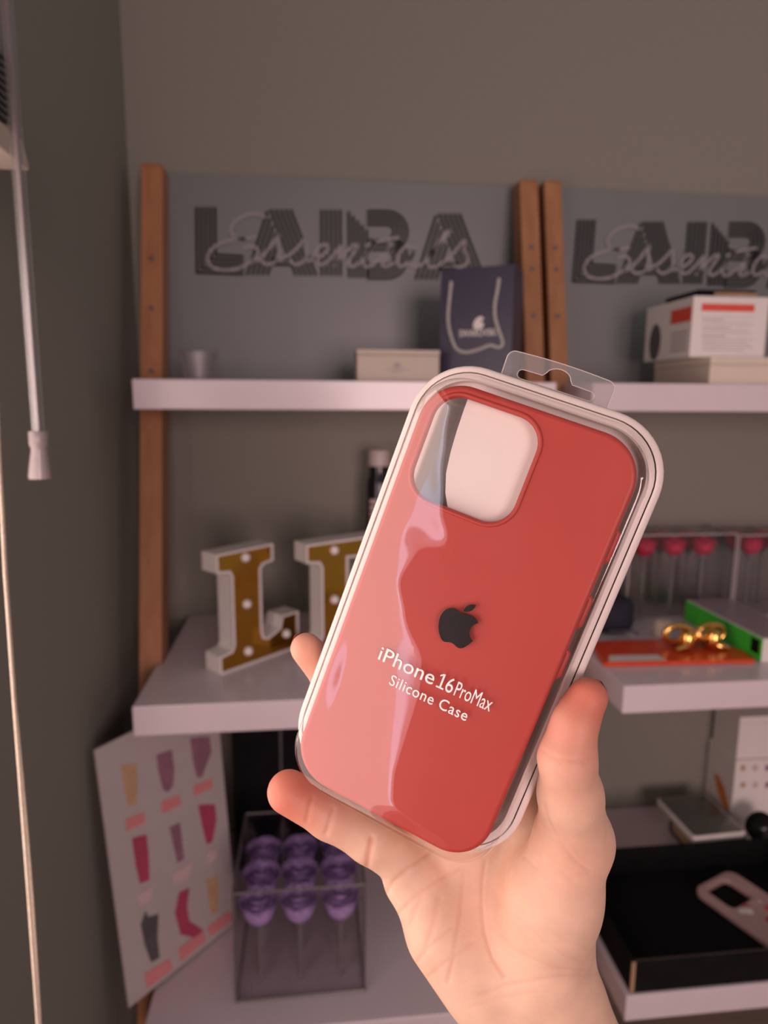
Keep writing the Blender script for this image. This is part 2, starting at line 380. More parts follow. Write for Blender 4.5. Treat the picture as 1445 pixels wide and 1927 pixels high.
pts = [onbag(849,530,.001), onbag(846,560), onbag(843,600), onbag(848,630), onbag(858,655), onbag(875,663), onbag(900,658), onbag(922,650), onbag(938,654), onbag(946,646), onbag(940,626), onbag(932,600), onbag(931,575), onbag(936,545), onbag(939,524,.001)]
P = [Vector(q) for q in pts]; Q = []
for i in range(len(P)-1):
    p0, p1, p2, p3 = P[max(i-1,0)], P[i], P[i+1], P[min(i+2,len(P)-1)]
    for k in range(5):
        s = k/5; Q.append(0.5*((2*p1)+(p2-p0)*s+(2*p0-5*p1+4*p2-p3)*s*s+(3*p1-p0-3*p2+p3)*s**3))
Q.append(P[-1]); m = MB(); m.tube(Q, 0.0034, 8); m.obj('rope_handle', M['rope'], bag, smooth=True)
q0 = onbag(864, 634, 0.0006); q1 = onbag(934, 631, 0.0006); ex = (q1-q0)/np.linalg.norm(q1-q0)
m = text_mb('SWAROVSKI', float(np.linalg.norm(q1-q0)), 0.0115, lambda x, y: q0+ex*x+np.array([0,0,y]), bold=0.012); m.obj('lettering', M['silver'], bag)
m = MB(); sw = [(890,612),(893,603),(899,597),(906,595),(911,599),(907,603),(903,604),(910,608),(910,614),(904,619),(896,620),(891,617)]
m.prism([onbag(u, v, 0.0006) for u, v in sw], -b*0.0004); m.obj('emblem', M['silver'], bag)
# low cream box with small print
p = Yp(672, 716, 1.172); p[2] = S1; e = Yp(826, 716, 1.172); bw = float(e[0]-p[0])
t = thing('gift_box', 'low cream box with faint grey emblem, beside the navy gift bag', 'box', (p[0]+bw/2, 1.20, S1))
m = MB(); m.box((p[0], 1.172, S1), (p[0]+bw, 1.172+0.075, S1+0.044)); m.obj('base', M['cream'], t, bevel=0.001)
m = MB(); m.box((p[0]-0.0008, 1.1712, S1+0.0445), (p[0]+bw+0.0008, 1.172+0.0758, S1+0.0535)); m.obj('box_lid', M['cream'], t, bevel=0.001)
m = MB()
for (u0, v0, u1, v1) in ((724,694,772,695.5),(735,698,760,699)):
    q = Yp(u0, v1, 1.1715); r_ = Yp(u1, v0, 1.1715); m.box((q[0], 1.1712, q[2]), (r_[0], 1.172, r_[2]))
q = [Yp(u, v, 1.1715) for u, v in ((739,690),(743,684),(748,681),(752,684),(757,690),(748,692))]; m.prism(q, (0, -0.0003, 0)); m.obj('printed_emblem', M['greytext'], t)
# frosted cup by the post
m = MB(); c = Yp(376, 712, 1.25)
m.loft([[(c[0]+r*math.cos(2*math.pi*j/28), 1.25+r*math.sin(2*math.pi*j/28), S1+z) for j in range(28)] for r, z in ((0.026,0),(0.0275,0.002),(0.034,0.05),(0.0352,0.051),(0.0338,0.0505),(0.0262,0.004))], True, True)
tag(m.obj('frosted_cup', M['frost'], None, smooth=True), 'frosted see-through plastic cup standing on the top board by the pine post', 'cup')
# white carton with red stripes on a flat ivory box
y0 = 1.165; p = Yp(1334, 718, y0); p[2] = S1; zt = float(Yp(1334, 671, y0)[2])
fb = thing('flat_box', 'flat ivory box under the white carton with red stripes', 'box', (p[0]+0.12, y0+0.1, S1))
m = MB(); m.box((p[0], y0, S1), (p[0]+0.27, y0+0.20, zt-0.014)); m.obj('base', M['ivory'], fb, bevel=0.001)
m = MB(); m.box((p[0]-0.001, y0-0.001, zt-0.0135), (p[0]+0.271, y0+0.201, zt)); m.obj('box_lid', M['ivory'], fb, bevel=0.001)
y1 = 1.19; q = Yp(1297, 668, y1); x0 = float(q[0]); x1 = float(Yp(1438, 668, y1)[0]); zc = zt+0.0005; zt2 = float(Yp(1297, 556, y1)[2])
m = MB(); wbx = thing('white_carton', 'white carton with red stripes and grey print, on the flat ivory box', 'box', ((x0+x1)/2, y1+0.09, zc))
m.box((x0, y1, zc), (x1, y1+0.172, zt2)); m.obj('carton', M['white'], wbx, bevel=0.0012)
def stripe(u0, v0, u1, v1, nm, mt):
    a_ = Yp(u0, v0, y1-0.0004); b_ = Yp(u1, v1, y1-0.0004); m = MB(); m.box((a_[0], y1-0.0006, b_[2]), (b_[0], y1, a_[2])); m.obj(nm, mt, wbx)
stripe(1321, 571, 1419, 587, 'red_stripe', M['red'])
m = MB()
for k in range(13):
    v0 = 595+k*5.2; u1 = (1415, 1360, 1410, 1418, 1375, 1408, 1416, 1365, 1418, 1405, 1412, 1418, 1400)[k]
    a_ = Yp(1321, v0, y1); b_ = Yp(u1, v0+2.4, y1); m.box((a_[0], y1-0.0005, b_[2]), (b_[0], y1, a_[2]))
m.obj('printed_text', M['greytext'], wbx)
m = MB(); h = zt2-zc
m.prism([(x0-0.0005, y1+0.004, zc+h*0.60), (x0-0.0005, y1+0.075, zc+h*0.60), (x0-0.0005, y1+0.075, zc+h*0.84), (x0-0.0005, y1+0.004, zc+h*0.84)], (0.0006, 0, 0)); m.obj('red_stripe', M['red'], wbx)
m = MB(); m.prism([(x0-0.0005, y1+0.13+0.022*math.cos(k*math.pi/10), zc+h*0.34+0.036*math.sin(k*math.pi/10)) for k in range(20)], (0.0006, 0, 0)); m.obj('printed_picture', M['charcoal'], wbx)
m = MB()
for k in range(5): m.box((x0-0.0005, y1+0.012, zc+h*(0.12+0.075*k)), (x0, y1+0.07, zc+h*(0.15+0.075*k)))
m.obj('printed_text', M['greytext'], wbx)
m = MB(); m.box((x0+0.02, y1+0.02, zt2+0.0005), (x1-0.012, y1+0.14, zt2+0.015)); t = m.obj('slim_case', M['black'], None, bevel=0.003)
tag(t, 'slim black case lying on top of the white carton with red stripes', 'case')
m = MB(); m.box((x0+0.05, y1+0.017, zt2+0.004), (x1-0.014, y1+0.0205, zt2+0.0095)); m.obj('brown_edge', M['brown'], t)

# ------------------------------------------------------------------ middle boards: marquee letters, can
def marquee(name, label, bl, tl_v, ang, polys, bulbs, H, depth):
    """polys in units of letter height, x right, y up; stands on board at bl"""
    a = np.array([math.cos(ang), math.sin(ang), 0]); b = np.array([-math.sin(ang), math.cos(ang), 0]); z = np.array([0, 0, 1.0])
    t = thing(name, label, 'letter', bl+b*depth/2, 'marquee letters')
    pt = lambda x, y, d: bl+a*x*H+z*y*H+b*d
    m = MB(); n = len(polys)
    m.prism([pt(x, y, 0.004) for x, y in polys], b*(depth-0.004)); m.obj('body', M['white'], t)
    # rim around the face
    m = MB(); P = [Vector((x, y, 0)) for x, y in polys]; inner = []
    for i in range(n):
        d0 = (P[i]-P[i-1]).normalized(); d1 = (P[(i+1)%n]-P[i]).normalized(); n0 = Vector((-d0.y, d0.x, 0)); n1 = Vector((-d1.y, d1.x, 0))
        k = n0+n1; k = k/max(0.35, k.dot(n0)); inner.append(P[i]+k*0.018)
    v = [pt(q.x, q.y, 0.0) for q in P]+[pt(q.x, q.y, 0.0) for q in inner]+[pt(q.x, q.y, 0.006) for q in P]+[pt(q.x, q.y, 0.006) for q in inner]
    f = []
    for i in range(n):
        k = (i+1) % n; f += [(i, k, n+k, n+i), (i, 2*n+i, 2*n+k, k), (n+i, n+k, 3*n+k, 3*n+i)]
    m.add(v, f); m.obj('rim', M['white'], t)
    m = MB(); m.prism([pt(q.x, q.y, 0.0028) for q in inner], b*0.001); m.obj('gold_face', M['gold'], t)
    for x, y in bulbs:
        m = MB(); c = pt(x, y, 0.003); rr = 0.0085; rings = []
        for k in range(6):
            th = math.pi/2*k/6; rings.append([c+a*rr*math.cos(th)*math.cos(w)+z*rr*math.cos(th)*math.sin(w)-b*rr*1.1*math.sin(th) for w in [2*math.pi*j/14 for j in range(14)]])
        m.loft(rings); m.obj('bulb', M['bulb'], t, smooth=True)
    return t
bl = Zp(415, 1271, S2); br = Zp(563, 1217, S2); ang = math.atan2(br[1]-bl[1], br[0]-bl[0]); LH = float(plane_hit(412, 1043, bl, np.array([-math.sin(ang), math.cos(ang), 0]))[2]-S2)
LW = float(np.linalg.norm(br-bl))/LH
Lp = [(0,0),(LW,0),(LW,0.34),(LW-0.19,0.34),(LW-0.22,0.235),(0.50,0.185),(0.455,0.20),(0.44,0.26),(0.44,0.80),(0.47,0.835),(0.575,0.85),(0.575,1.0),(0,1.0),(0,0.845),(0.12,0.83),(0.14,0.79),(0.14,0.21),(0.12,0.17),(0,0.155)]
marquee('marquee_letter', 'gold faced white marquee letter L with round bulbs on the middle board', bl, 0, ang, Lp, [(0.29,0.925),(0.29,0.53),(0.29,0.12),(LW-0.14,0.16)], LH, 0.042)
be = Zp(579, 1250, S2); Ep = [(0,0),(0.80,0),(0.80,0.34),(0.64,0.34),(0.60,0.17),(0.40,0.165),(0.40,0.42),(0.56,0.42),(0.56,0.58),(0.40,0.58),(0.40,0.84),(0.60,0.83),(0.64,0.66),(0.80,0.66),(0.80,1.0),(0,1.0),(0,0.845),(0.12,0.83),(0.14,0.79),(0.14,0.21),(0.12,0.17),(0,0.155)]
marquee('marquee_letter', 'gold faced white marquee letter partly hidden behind the red phone case package', be, 0, math.radians(30), Ep, [(0.27,0.92),(0.27,0.5),(0.27,0.08),(0.66,0.92),(0.66,0.10),(0.48,0.5)], LH*1.03, 0.042)
cx_ = float(Yp(716, 900, 1.33)[0]); zt = float(Yp(716, 848, 1.33)[2])
can = thing('spray_bottle', 'tall dark bottle with white cap standing against the wall behind the red package', 'bottle', (cx_, 1.36, S2))
h = zt-S2; m = MB(); m.lathe([(0.024,0),(0.0265,0.004),(0.0265,h-0.075),(0.025,h-0.062),(0.021,h-0.052),(0.0205,h-0.034)], (cx_, 1.36, S2), 28); m.obj('body', M['blackgl'], can, smooth=True)
m = MB(); m.lathe([(0.0185,h-0.0335),(0.0225,h-0.033),(0.0225,h-0.006),(0.020,h)], (cx_, 1.36, S2), 24); m.obj('cap', mat('cap_white', (0.50, 0.42, 0.40), 0.4), can, smooth=True)
m = MB()
for k in range(14): z0 = S2+h-0.10-k*0.013; m.prism([(cx_-0.0265*math.sin(t_), 1.36-0.02685*math.cos(t_), z0) for t_ in np.linspace(0.9, 0.25, 6)]+[(cx_-0.0265*math.sin(t_), 1.36-0.02685*math.cos(t_), z0-0.0095) for t_ in np.linspace(0.25, 0.9, 6)], (0, -0.0003, 0))
m.obj('printed_text', M['palepink'], can)

# ------------------------------------------------------------------ roses (shared bloom mesh) in clear boxes
def bloom_mb(R):
    m = MB(); rnd = random.Random(3)
    for layer, (n, r0, tilt, hh) in enumerate(((3, 0.24, 0.10, 0.95), (4, 0.46, 0.22, 1.0), (5, 0.72, 0.42, 0.98), (6, 0.92, 0.52, 0.94))):
        for k in range(n):
            ph = 2*math.pi*(k/n)+layer*0.7; wd_ = 2*math.pi/n*0.72; v = []; f = []; nu, nv = 7, 6
            for j in range(nv+1):
                s = j/nv
                rad = R*r0*(0.25+0.75*math.sin(min(1, s*1.25)*math.pi/2))+R*tilt*0.32*max(0, s-0.7)**1.5*6
                z = R*(0.15+1.55*s*hh)-(R*tilt*0.9*max(0, s-0.75)**2*8)*0.35
                for i in range(nu+1):
                    q = i/nu*2-1; w = wd_*q*(0.55+0.45*math.sin(min(1, s*1.3)*math.pi/2))
                    v.append((rad*math.cos(ph+w), rad*math.sin(ph+w), z-R*0.22*s*s*abs(q)**2.5))
            for j in range(nv):
                for i in range(nu): f.append((j*(nu+1)+i, j*(nu+1)+i+1, (j+1)*(nu+1)+i+1, (j+1)*(nu+1)+i))
            m.add(v, f)
    m.lathe([(0.16*R, -0.02*R), (0.48*R, 0.10*R), (0.76*R, 0.42*R), (0.88*R, 0.85*R), (0.86*R, 1.15*R), (0.1*R, 0.95*R)], (0,0,0), 16)
    return m
def rose_proto(name, label, group, R, stem_h, mt, base):
    t = thing(name, label, 'flower', base, group)
    m = bloom_mb(R); m.v = [(x, y, z+stem_h) for x, y, z in m.v]; m.obj('bloom', mt, t, smooth=80, local=True)
    m = MB(); m.tube([(0,0,0), (0,0,stem_h)], 0.0035, 8); m.obj('stem', M['stem'], t, local=True)
    m = MB(); m.lathe([(0.002, stem_h-0.012), (0.009, stem_h-0.004), (0.011, stem_h+0.004), (0.004, stem_h+0.006)], (0,0,0), 10); m.obj('calyx', M['stem'], t, local=True)
    return t
def clear_box(name, label, x0, x1, y0, y1, z0, z1, edge, er=0.0022, lidded=True):
    t = thing(name, label, 'box', ((x0+x1)/2, (y0+y1)/2, z0)); th = 0.003
    for nm, a, b in (('front_panel', (x0, y0, z0), (x1, y0+th, z1)), ('rear_panel', (x0, y1-th, z0), (x1, y1, z1)), ('side_panel', (x0, y0+th, z0), (x0+th, y1-th, z1)), ('side_panel', (x1-th, y0+th, z0), (x1, y1-th, z1)), ('base', (x0+th, y0+th, z0), (x1-th, y1-th, z0+th))):
        m = MB(); m.box(a, b); m.obj(nm, M['acrylic'], t)
    if lidded: m = MB(); m.box((x0+th, y0+th, z1-th), (x1-th, y1-th, z1)); m.obj('box_lid', M['acrylic'], t)
    m = MB(); ps = [(x, y) for x in (x0, x1) for y in (y0, y1)]
    for x, y in ps: m.tube([(x, y, z0+0.001), (x, y, z1)], er, 6)
    for z in (z0+er*1.05, z1):
        for (a, b) in (((x0,y0),(x1,y0)), ((x1,y0),(x1,y1)), ((x1,y1),(x0,y1)), ((x0,y1),(x0,y0))): m.tube([(*a, z), (*b, z)], er, 6)
    m.obj('edges', edge, t); return t
# lilac roses on the low board
bx0, bx1, by0, by1 = -0.137, 0.078, 0.985, 1.198
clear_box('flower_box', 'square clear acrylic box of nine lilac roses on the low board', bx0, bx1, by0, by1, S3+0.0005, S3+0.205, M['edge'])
xs = [float(Yp(u, 1690, 1.022)[0]) for u in (487, 563, 640)]
row = ('front', 'middle', 'rear'); col = ('nearest the window', 'in the centre', 'farthest from the window')
proto = None
for j in range(3):
    for i in range(3):
        loc = (xs[i], 1.021+0.0655*j, S3+0.004)
        lab = f'lilac rose in clear box, {row[j]} row, {col[i]}'
        if proto is None: proto = rose_proto('lilac_rose', lab, 'lilac roses in the clear box', 0.0302, 0.115, M['rose_purple'], loc); o = proto
        else: o = dup(proto, loc, lab)
        o.rotation_euler.z = random.uniform(0, 6.2)
# red roses in two boxes
q0 = Yp(1181, 1100, 1.318); q1 = Yp(1378, 1100, 1.318); rx0, rx1 = float(q0[0]), float(q1[0]); zt = float(Yp(1300, 1006, 1.318)[2])
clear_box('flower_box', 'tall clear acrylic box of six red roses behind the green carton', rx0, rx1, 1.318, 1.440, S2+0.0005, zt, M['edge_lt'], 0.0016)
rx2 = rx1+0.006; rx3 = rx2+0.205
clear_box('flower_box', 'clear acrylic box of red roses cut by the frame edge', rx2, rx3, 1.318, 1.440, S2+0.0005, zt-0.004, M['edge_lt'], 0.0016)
proto = None; SH = zt-S2-0.062
for bi, (us, bt) in enumerate((((1212, 1267, 1322), 'tall box behind the green carton'), ((1411, 1465), 'box cut by the frame edge'))):
    for j in range(2):
        for i, u in enumerate(us):
            loc = (float(Yp(u, 1040, 1.351)[0]), 1.351+0.0565*j, S2+0.004)
            lab = f'red rose in the {bt}, {("front", "rear")[j]} row, {("nearest the window", "middle one", "farthest from the window")[i]}'
            if proto is None: proto = rose_proto('red_rose', lab, 'red roses in clear boxes', 0.0254, SH+0.004, M['rose_red'], loc); o = proto
            else: o = dup(proto, loc, lab)
            o.rotation_euler.z = random.uniform(0, 6.2)
            if j == 0:
                o2 = None
# ------------------------------------------------------------------ right middle board
# navy pouch
def rbox(name, m_, parent, hx, hy, h, r, c, ang=0.0, bev=0.004):
    rings = []
    for ins, z in ((bev, 0), (bev*0.3, bev*0.3), (0, bev), (0, h-bev), (bev*0.3, h-bev*0.3), (bev, h)):
        rr = rrect(hx-ins, hy-ins, max(r-ins, 0.001), 6); ca, sa = math.cos(ang), math.sin(ang)
        rings.append([(c[0]+x*ca-y*sa, c[1]+x*sa+y*ca, c[2]+z) for x, y in rr])
    mb = MB(); mb.loft(rings); return mb.obj(name, m_, parent, smooth=True)
c = Zp(1160, 1196, S2); pch = thing('jewellery_pouch', 'dark navy rounded pouch lying behind the red packet', 'pouch', (c[0], 1.27, S2))
rbox('body', M['navycloth'], pch, 0.041, 0.050, 0.075, 0.03, (c[0], 1.27, S2), 0.1, 0.02)
m = MB(); m.tube([(c[0]-0.03, 1.20, S2+0.02), (c[0]+0.02, 1.205, S2+0.018), (c[0]+0.03, 1.195, S2+0.012)], 0.0025, 6); m.obj('drawstring', M['navy'], pch)
# small clear bottle cap next to it
c = Zp(1228, 1185, S2); m = MB(); m.lathe([(0.015, 0), (0.017, 0.003), (0.017, 0.03), (0.012, 0.034)], (float(c[0]), 1.215, S2), 20)
tag(m.obj('small_jar', M['ivory'], None, smooth=True), 'small pale jar between the navy pouch and the gold bow clip', 'jar')
# red packet with white label panel
rp = thing('red_packet', 'flat glossy red packet with white panel under the gold bow clip', 'packet', (0.64, 1.12, S2))
pl = [(0.512, 1.075), (0.795, 1.066), (0.802, 1.115), (0.73, 1.185), (0.535, 1.185)]
m = MB(); m.prism([(x, y, S2+0.0004) for x, y in pl], (0, 0, 0.0065)); m.obj('packet', M['redbag'], rp, bevel=0.002)
m = MB(); m.prism([(0.525, 1.083, S2+0.0069), (0.632, 1.080, S2+0.0069), (0.628, 1.105, S2+0.0069), (0.538, 1.109, S2+0.0069)], (0, 0, 0.0005)); m.obj('white_panel', M['white'], rp)
# gold bow clip
zc_ = S2+0.0072; gc = np.array([0.7215, 1.135, zc_])
gcl = thing('bow_clip', 'shiny gold bow hair clip lying on the red packet', 'hair clip', gc)
for sx in (-1, 1):
    m = MB(); m.lathe([(0.008, 0), (0.0125, 0.004), (0.0145, 0.016), (0.0135, 0.03), (0.009, 0.037)], (gc[0]+sx*0.026, gc[1]-0.012, zc_+0.0005), 20); m.obj('barrel', M['brass'], gcl, smooth=True)
    m = MB(); P = []
    for k in range(17):
        t_ = 2*math.pi*k/16; P.append((gc[0]+sx*(0.032-0.028*math.cos(t_)), gc[1]+0.008, zc_+0.024+0.019*math.sin(t_)*(0.55+0.45*math.sin(t_/2))))
    m.tube(P, 0.0052, 10); m.obj('bow_loop', M['brass'], gcl, smooth=True)
    m = MB(); m.tube([(gc[0]+sx*0.004, gc[1], zc_+0.022), (gc[0]+sx*0.03, gc[1]-0.02, zc_+0.010), (gc[0]+sx*0.052, gc[1]-0.022, zc_+0.005)], [0.005, 0.006, 0.0045], 10); m.obj('ribbon_tail', M['brass'], gcl, smooth=True)
m = MB(); m.lathe([(0.006, 0.012), (0.0085, 0.018), (0.0085, 0.028), (0.006, 0.034)], (gc[0], gc[1]-0.002, zc_), 14); m.obj('knot', M['brass'], gcl, smooth=True)
# green carton, long side towards the window
g0 = Zp(1288, 1166, S2); g1 = Zp(1432, 1247, S2); gd = g1-g0; gl = float(np.linalg.norm(gd)); gd = gd/gl; gn = np.array([-gd[1], gd[0], 0]); gh = 0.045
gn = gn if gn[0] > 0 else -gn
grn = thing('green_carton', 'long green carton with white end lying beside the gold bow clip', 'box', (g0+g1)/2+gn*0.05)
m = MB(); addbox(m, g0, gd, gn, gl, 0.10, gh); m.obj('carton', M['white'], grn, bevel=0.001)
m = MB(); m.prism([g0-gn*0.0006+np.array([0,0,0.001]), g0+gd*(gl-0.001)-gn*0.0006+np.array([0,0,0.001]), g0+gd*(gl-0.001)-gn*0.0006+np.array([0,0,gh-0.001]), g0-gn*0.0006+np.array([0,0,gh-0.001])], gn*0.0006); m.obj('green_side', M['green'], grn)
m = MB(); q = g0+gd*(gl-0.03)-gn*0.0009
m.prism([q+np.array([0,0,0.012]), q+gd*0.022+np.array([0,0,0.012]), q+gd*0.022+np.array([0,0,gh-0.006]), q+np.array([0,0,gh-0.006])], gn*0.0006); m.obj('black_label', M['black'], grn)
m = MB(); q = g0+np.array([0,0,gh+0.0002])+gn*0.004+gd*0.004
m.prism([q, q+gd*(gl-0.008), q+gd*(gl-0.008)+gn*0.092, q+gn*0.092], (0, 0, 0.0005)); m.obj('top_print', mat('mauve_card', (0.34, 0.28, 0.31), 0.3), grn)

# ------------------------------------------------------------------ low board, window unit: poster board, dark carton
p0 = np.array([-0.312, 0.985, S3+0.003]); p1 = np.array([-0.157, 1.16, S3+0.003]); dv = (p1-p0)/np.linalg.norm(p1-p0); pn_ = np.array([dv[1], -dv[0], 0])
up_ = np.array([-0.055, 0.0, 1.0]); up_ = up_-dv*0; 
pb = thing('product_poster', 'tall white poster board of cups and brushes leaning by the window wall', 'poster', (p0+p1)/2)
nrm = np.cross(dv, up_); nrm /= np.linalg.norm(nrm); nrm = nrm if nrm[1] < 0 else -nrm
def pst(u, v, off=0.0): return plane_hit(u, v, p0+nrm*off, nrm)
cr = [pst(178, 1412), pst(243, 1897), pst(446, 1733), pst(410, 1345)]
zmax = S2-TH-0.004
cr[3] = cr[2]+(cr[3]-cr[2])*((zmax-cr[2][2])/(cr[3][2]-cr[2][2])); cr[0][2] = min(cr[0][2], zmax)
m = MB(); m.prism(cr, -nrm*0.004); m.obj('board', M['poster'], pb)
Z1 = lambda x, y: (160+x*0.2994, 1350+y*0.2994)
arts = [('tan', [(225,300),(320,290),(330,420),(320,550),(270,555),(245,430)]), ('pinktag', [(255,640),(372,595),(378,660),(258,715)]),
 ('mauve', [(450,235),(545,205),(560,330),(552,430),(520,470),(490,455),(458,330)]), ('pinktag', [(478,530),(590,485),(605,545),(484,605)]),
 ('mauve', [(660,130),(780,120),(795,215),(760,300),(735,375),(705,380),(680,290)]), ('pinktag', [(680,430),(795,385),(805,440),(685,495)]),
 ('crimson', [(295,760),(385,735),(398,850),(405,1020),(345,1045),(318,930)]), ('palepink', [(330,1110),(425,1065),(410,1150),(345,1185)]),
 ('mauve', [(530,690),(595,660),(610,780),(622,890),(580,915),(555,800)]), ('palepink', [(545,985),(675,905),(650,1010),(560,1050)]),
 ('crimson', [(710,550),(815,545),(826,640),(800,780),(765,800),(735,680)]), ('palepink', [(765,850),(825,825),(828,890),(775,915)]),
 ('charcoal', [(350,1300),(380,1215),(395,1255),(460,1235),(455,1390),(468,1510),(415,1540),(375,1430)]), ('pinktag', [(375,1610),(530,1515),(552,1580),(390,1705)]),
 ('crimson', [(590,1100),(655,1070),(640,1190),(655,1280),(745,1340),(690,1385),(600,1365),(565,1230)]), ('pinktag', [(585,1455),(735,1345),(765,1395),(600,1535)]),
 ('tan', [(758,1025),(838,995),(842,1120),(835,1225),(790,1240)]), ('pinktag', [(768,1320),(905,1215),(938,1265),(785,1378)])]
for mt, poly in arts:
    m = MB(); m.prism([pst(*Z1(x, y), 0.0004) for x, y in poly], nrm*0.0006); m.obj('printed_picture', M[mt], pb)
m = MB(); m.box((-0.172, 1.30, S3+0.0005), (0.03, 1.41, S3+0.40)); t = m.obj('black_carton', M['black'], None, bevel=0.002)
tag(t, 'tall plain black carton against the wall behind the lilac roses', 'box')
m = MB(); m.box((-0.075, 1.2994, S3+0.002), (-0.070, 1.2999, S3+0.398)); m.obj('flap_seam', M['charcoal'], t)

# ------------------------------------------------------------------ low board, second unit: tray, cases, boxes
tx0, tx1, ty0, ty1, th_ = 0.530, 0.985, 0.934, 1.215, 0.062
tz = S3+0.0005
tr = thing('open_carton', 'open black cardboard tray with brown corner edges on the low board', 'tray', ((tx0+tx1)/2, (ty0+ty1)/2, tz))
m = MB(); m.box((tx0, ty0, tz), (tx1, ty1, tz+0.004)); m.obj('base', M['black'], tr)
for nm, a, b in (('front_wall', (tx0, ty0, tz+0.004), (tx1, ty0+0.004, tz+th_)), ('rear_wall', (tx0, ty1-0.004, tz+0.004), (tx1, ty1, tz+th_)), ('side_wall', (tx0, ty0+0.004, tz+0.004), (tx0+0.004, ty1-0.004, tz+th_)), ('side_wall', (tx1-0.004, ty0+0.004, tz+0.004), (tx1, ty1-0.004, tz+th_))):
    m = MB(); m.box(a, b); m.obj(nm, M['black'], tr)
m = MB(); m.box((tx0-0.0006, ty0-0.0006, tz+0.002), (tx0+0.006, ty0+0.002, tz+th_-0.001)); m.obj('brown_corner_edge', M['brown'], tr)
m = MB(); m.box((tx0+0.004, ty0-0.0003, tz+th_), (tx1, ty0+0.0035, tz+th_+0.0006)); m.obj('rim_edge', mat('dark_board', (0.05, 0.035, 0.03), 0.7), tr)
# pink phone case in the tray
def case_curve(name, mtl, parent, hx, hy, r, holes, z0, z1, bevel, xf):
    cu = bpy.data.curves.new(name, 'CURVE'); cu.dimensions = '2D'; cu.fill_mode = 'BOTH'
    for (h0, h1, rr, ox, oy) in [(hx-bevel, hy-bevel, r-bevel, 0, 0)]+[(a+bevel, b+bevel, c_+bevel, d_, e_) for a, b, c_, d_, e_ in holes]:
        pts = rrect(h0, h1, rr, 14, ox, oy); s = cu.splines.new('POLY'); s.points.add(len(pts)-1); s.use_cyclic_u = True
        for q, (x, y) in zip(s.points, pts): q.co = (x, y, 0, 1)
    cu.extrude = max(0.00005, (z1-z0)/2-bevel); cu.bevel_depth = bevel; cu.bevel_resolution = 3
    o = bpy.data.objects.new(name, cu); C.objects.link(o); bpy.context.view_layer.update()
    me = o.evaluated_get(bpy.context.evaluated_depsgraph_get()).to_mesh()
    v = [xf(q.co.x, q.co.y, q.co.z+(z0+z1)/2) for q in me.vertices]; f = [tuple(p.vertices) for p in me.polygons]
    bpy.data.objects.remove(o); bpy.data.curves.remove(cu)
    m = MB(); m.add(v, f); return m.obj(name, mtl, parent, smooth=45)
zz = tz+0.006
c0 = Zp(1302, 1677, zz+0.006); c1 = Zp(1361, 1632, zz+0.006); c2 = Zp(1440, 1777, zz+0.006)
ey = -(c2-c0); ey /= np.linalg.norm(ey); ex_ = np.array([ey[1], -ey[0], 0]); pw_ = float((c1-c0)@ex_); HL = 0.098
cc = c0+ex_*pw_/2-ey*HL; cc[2] = zz
pk = thing('phone_case', 'pale pink phone case with small charms lying in the black tray', 'phone case', cc)
fx = lambda x, y, z: cc+ex_*x+ey*y+np.array([0, 0, z])
case_curve('shell', M['pink'], pk, pw_/2, HL, 0.022, [(0.034, 0.030, 0.012, -0.006, HL-0.045)], 0.0, 0.013, 0.0035, fx)
for (x, y, r_, mt) in ((-0.018, 0.006, 0.010, 'white'), (-0.030, 0.012, 0.007, 'white'), (-0.010, 0.016, 0.006, 'crimson'), (0.024, -0.012, 0.009, 'red'), (0.026, 0.012, 0.007, 'palepink'), (-0.004, -0.030, 0.009, 'crimson')):
    m = MB(); q = fx(x, y, 0.0128); m.lathe([(r_, 0), (r_*0.95, 0.0012), (r_*0.5, 0.003), (r_*0.15, 0.0036)], q, 14); m.obj('charm', M[mt], pk, smooth=True)
# flat handset on a small black box, and a black lens
d0 = Zp(1312, 1585, S3); dx0, dy0 = float(d0[0])*0.95, 1.245
bb = thing('gadget_box', 'small black box with grey mark under the flat silver edged handset', 'box', (dx0+0.06, dy0+0.05, S3))
m = MB(); m.box((dx0, dy0, S3+0.0005), (dx0+0.125, dy0+0.10, S3+0.05)); m.obj('carton', M['blackgl'], bb, bevel=0.002)
m = MB(); m.box((dx0+0.05, dy0-0.0005, S3+0.026), (dx0+0.062, dy0, S3+0.032)); m.obj('grey_mark', M['greytext'], bb)
m = MB(); m.box((dx0-0.0006, dy0+0.004, S3+0.012), (dx0, dy0+0.085, S3+0.048)); m.obj('side_print', M['tan'], bb)
hd = thing('handset', 'flat handset with silver edge resting on the small black box', 'phone', (dx0+0.05, dy0+0.06, S3+0.0505))
rbox('frame', M['silver'], hd, 0.064, 0.074, 0.016, 0.008, (dx0+0.047, dy0+0.058, S3+0.0505), 0.05, 0.003)
rbox('screen', mat('grey_glass', (0.10, 0.10, 0.09), 0.2), hd, 0.060, 0.070, 0.0016, 0.007, (dx0+0.047, dy0+0.058, S3+0.0655), 0.05, 0.0006)
lc = np.array([dx0+0.172, 1.262, S3+0.0005])
ln = thing('web_camera', 'round black camera with dark lens beside the silver edged handset', 'camera', lc)
m = MB(); m.lathe([(0.026, 0), (0.026, 0.004), (0.012, 0.007), (0.010, 0.022)], lc, 22); m.obj('foot', M['black'], ln, smooth=True)
m = MB(); q = lc+np.array([0, 0, 0.052]); rings = []
for r_, y in ((0.022, 0.022), (0.031, 0.016), (0.034, 0.004), (0.034, -0.008), (0.030, -0.014), (0.024, -0.015)): rings.append([(q[0]+r_*math.cos(2*math.pi*j/26), q[1]+y, q[2]+r_*math.sin(2*math.pi*j/26)) for j in range(26)])
m.loft(rings); m.obj('body', M['black'], ln, smooth=True)
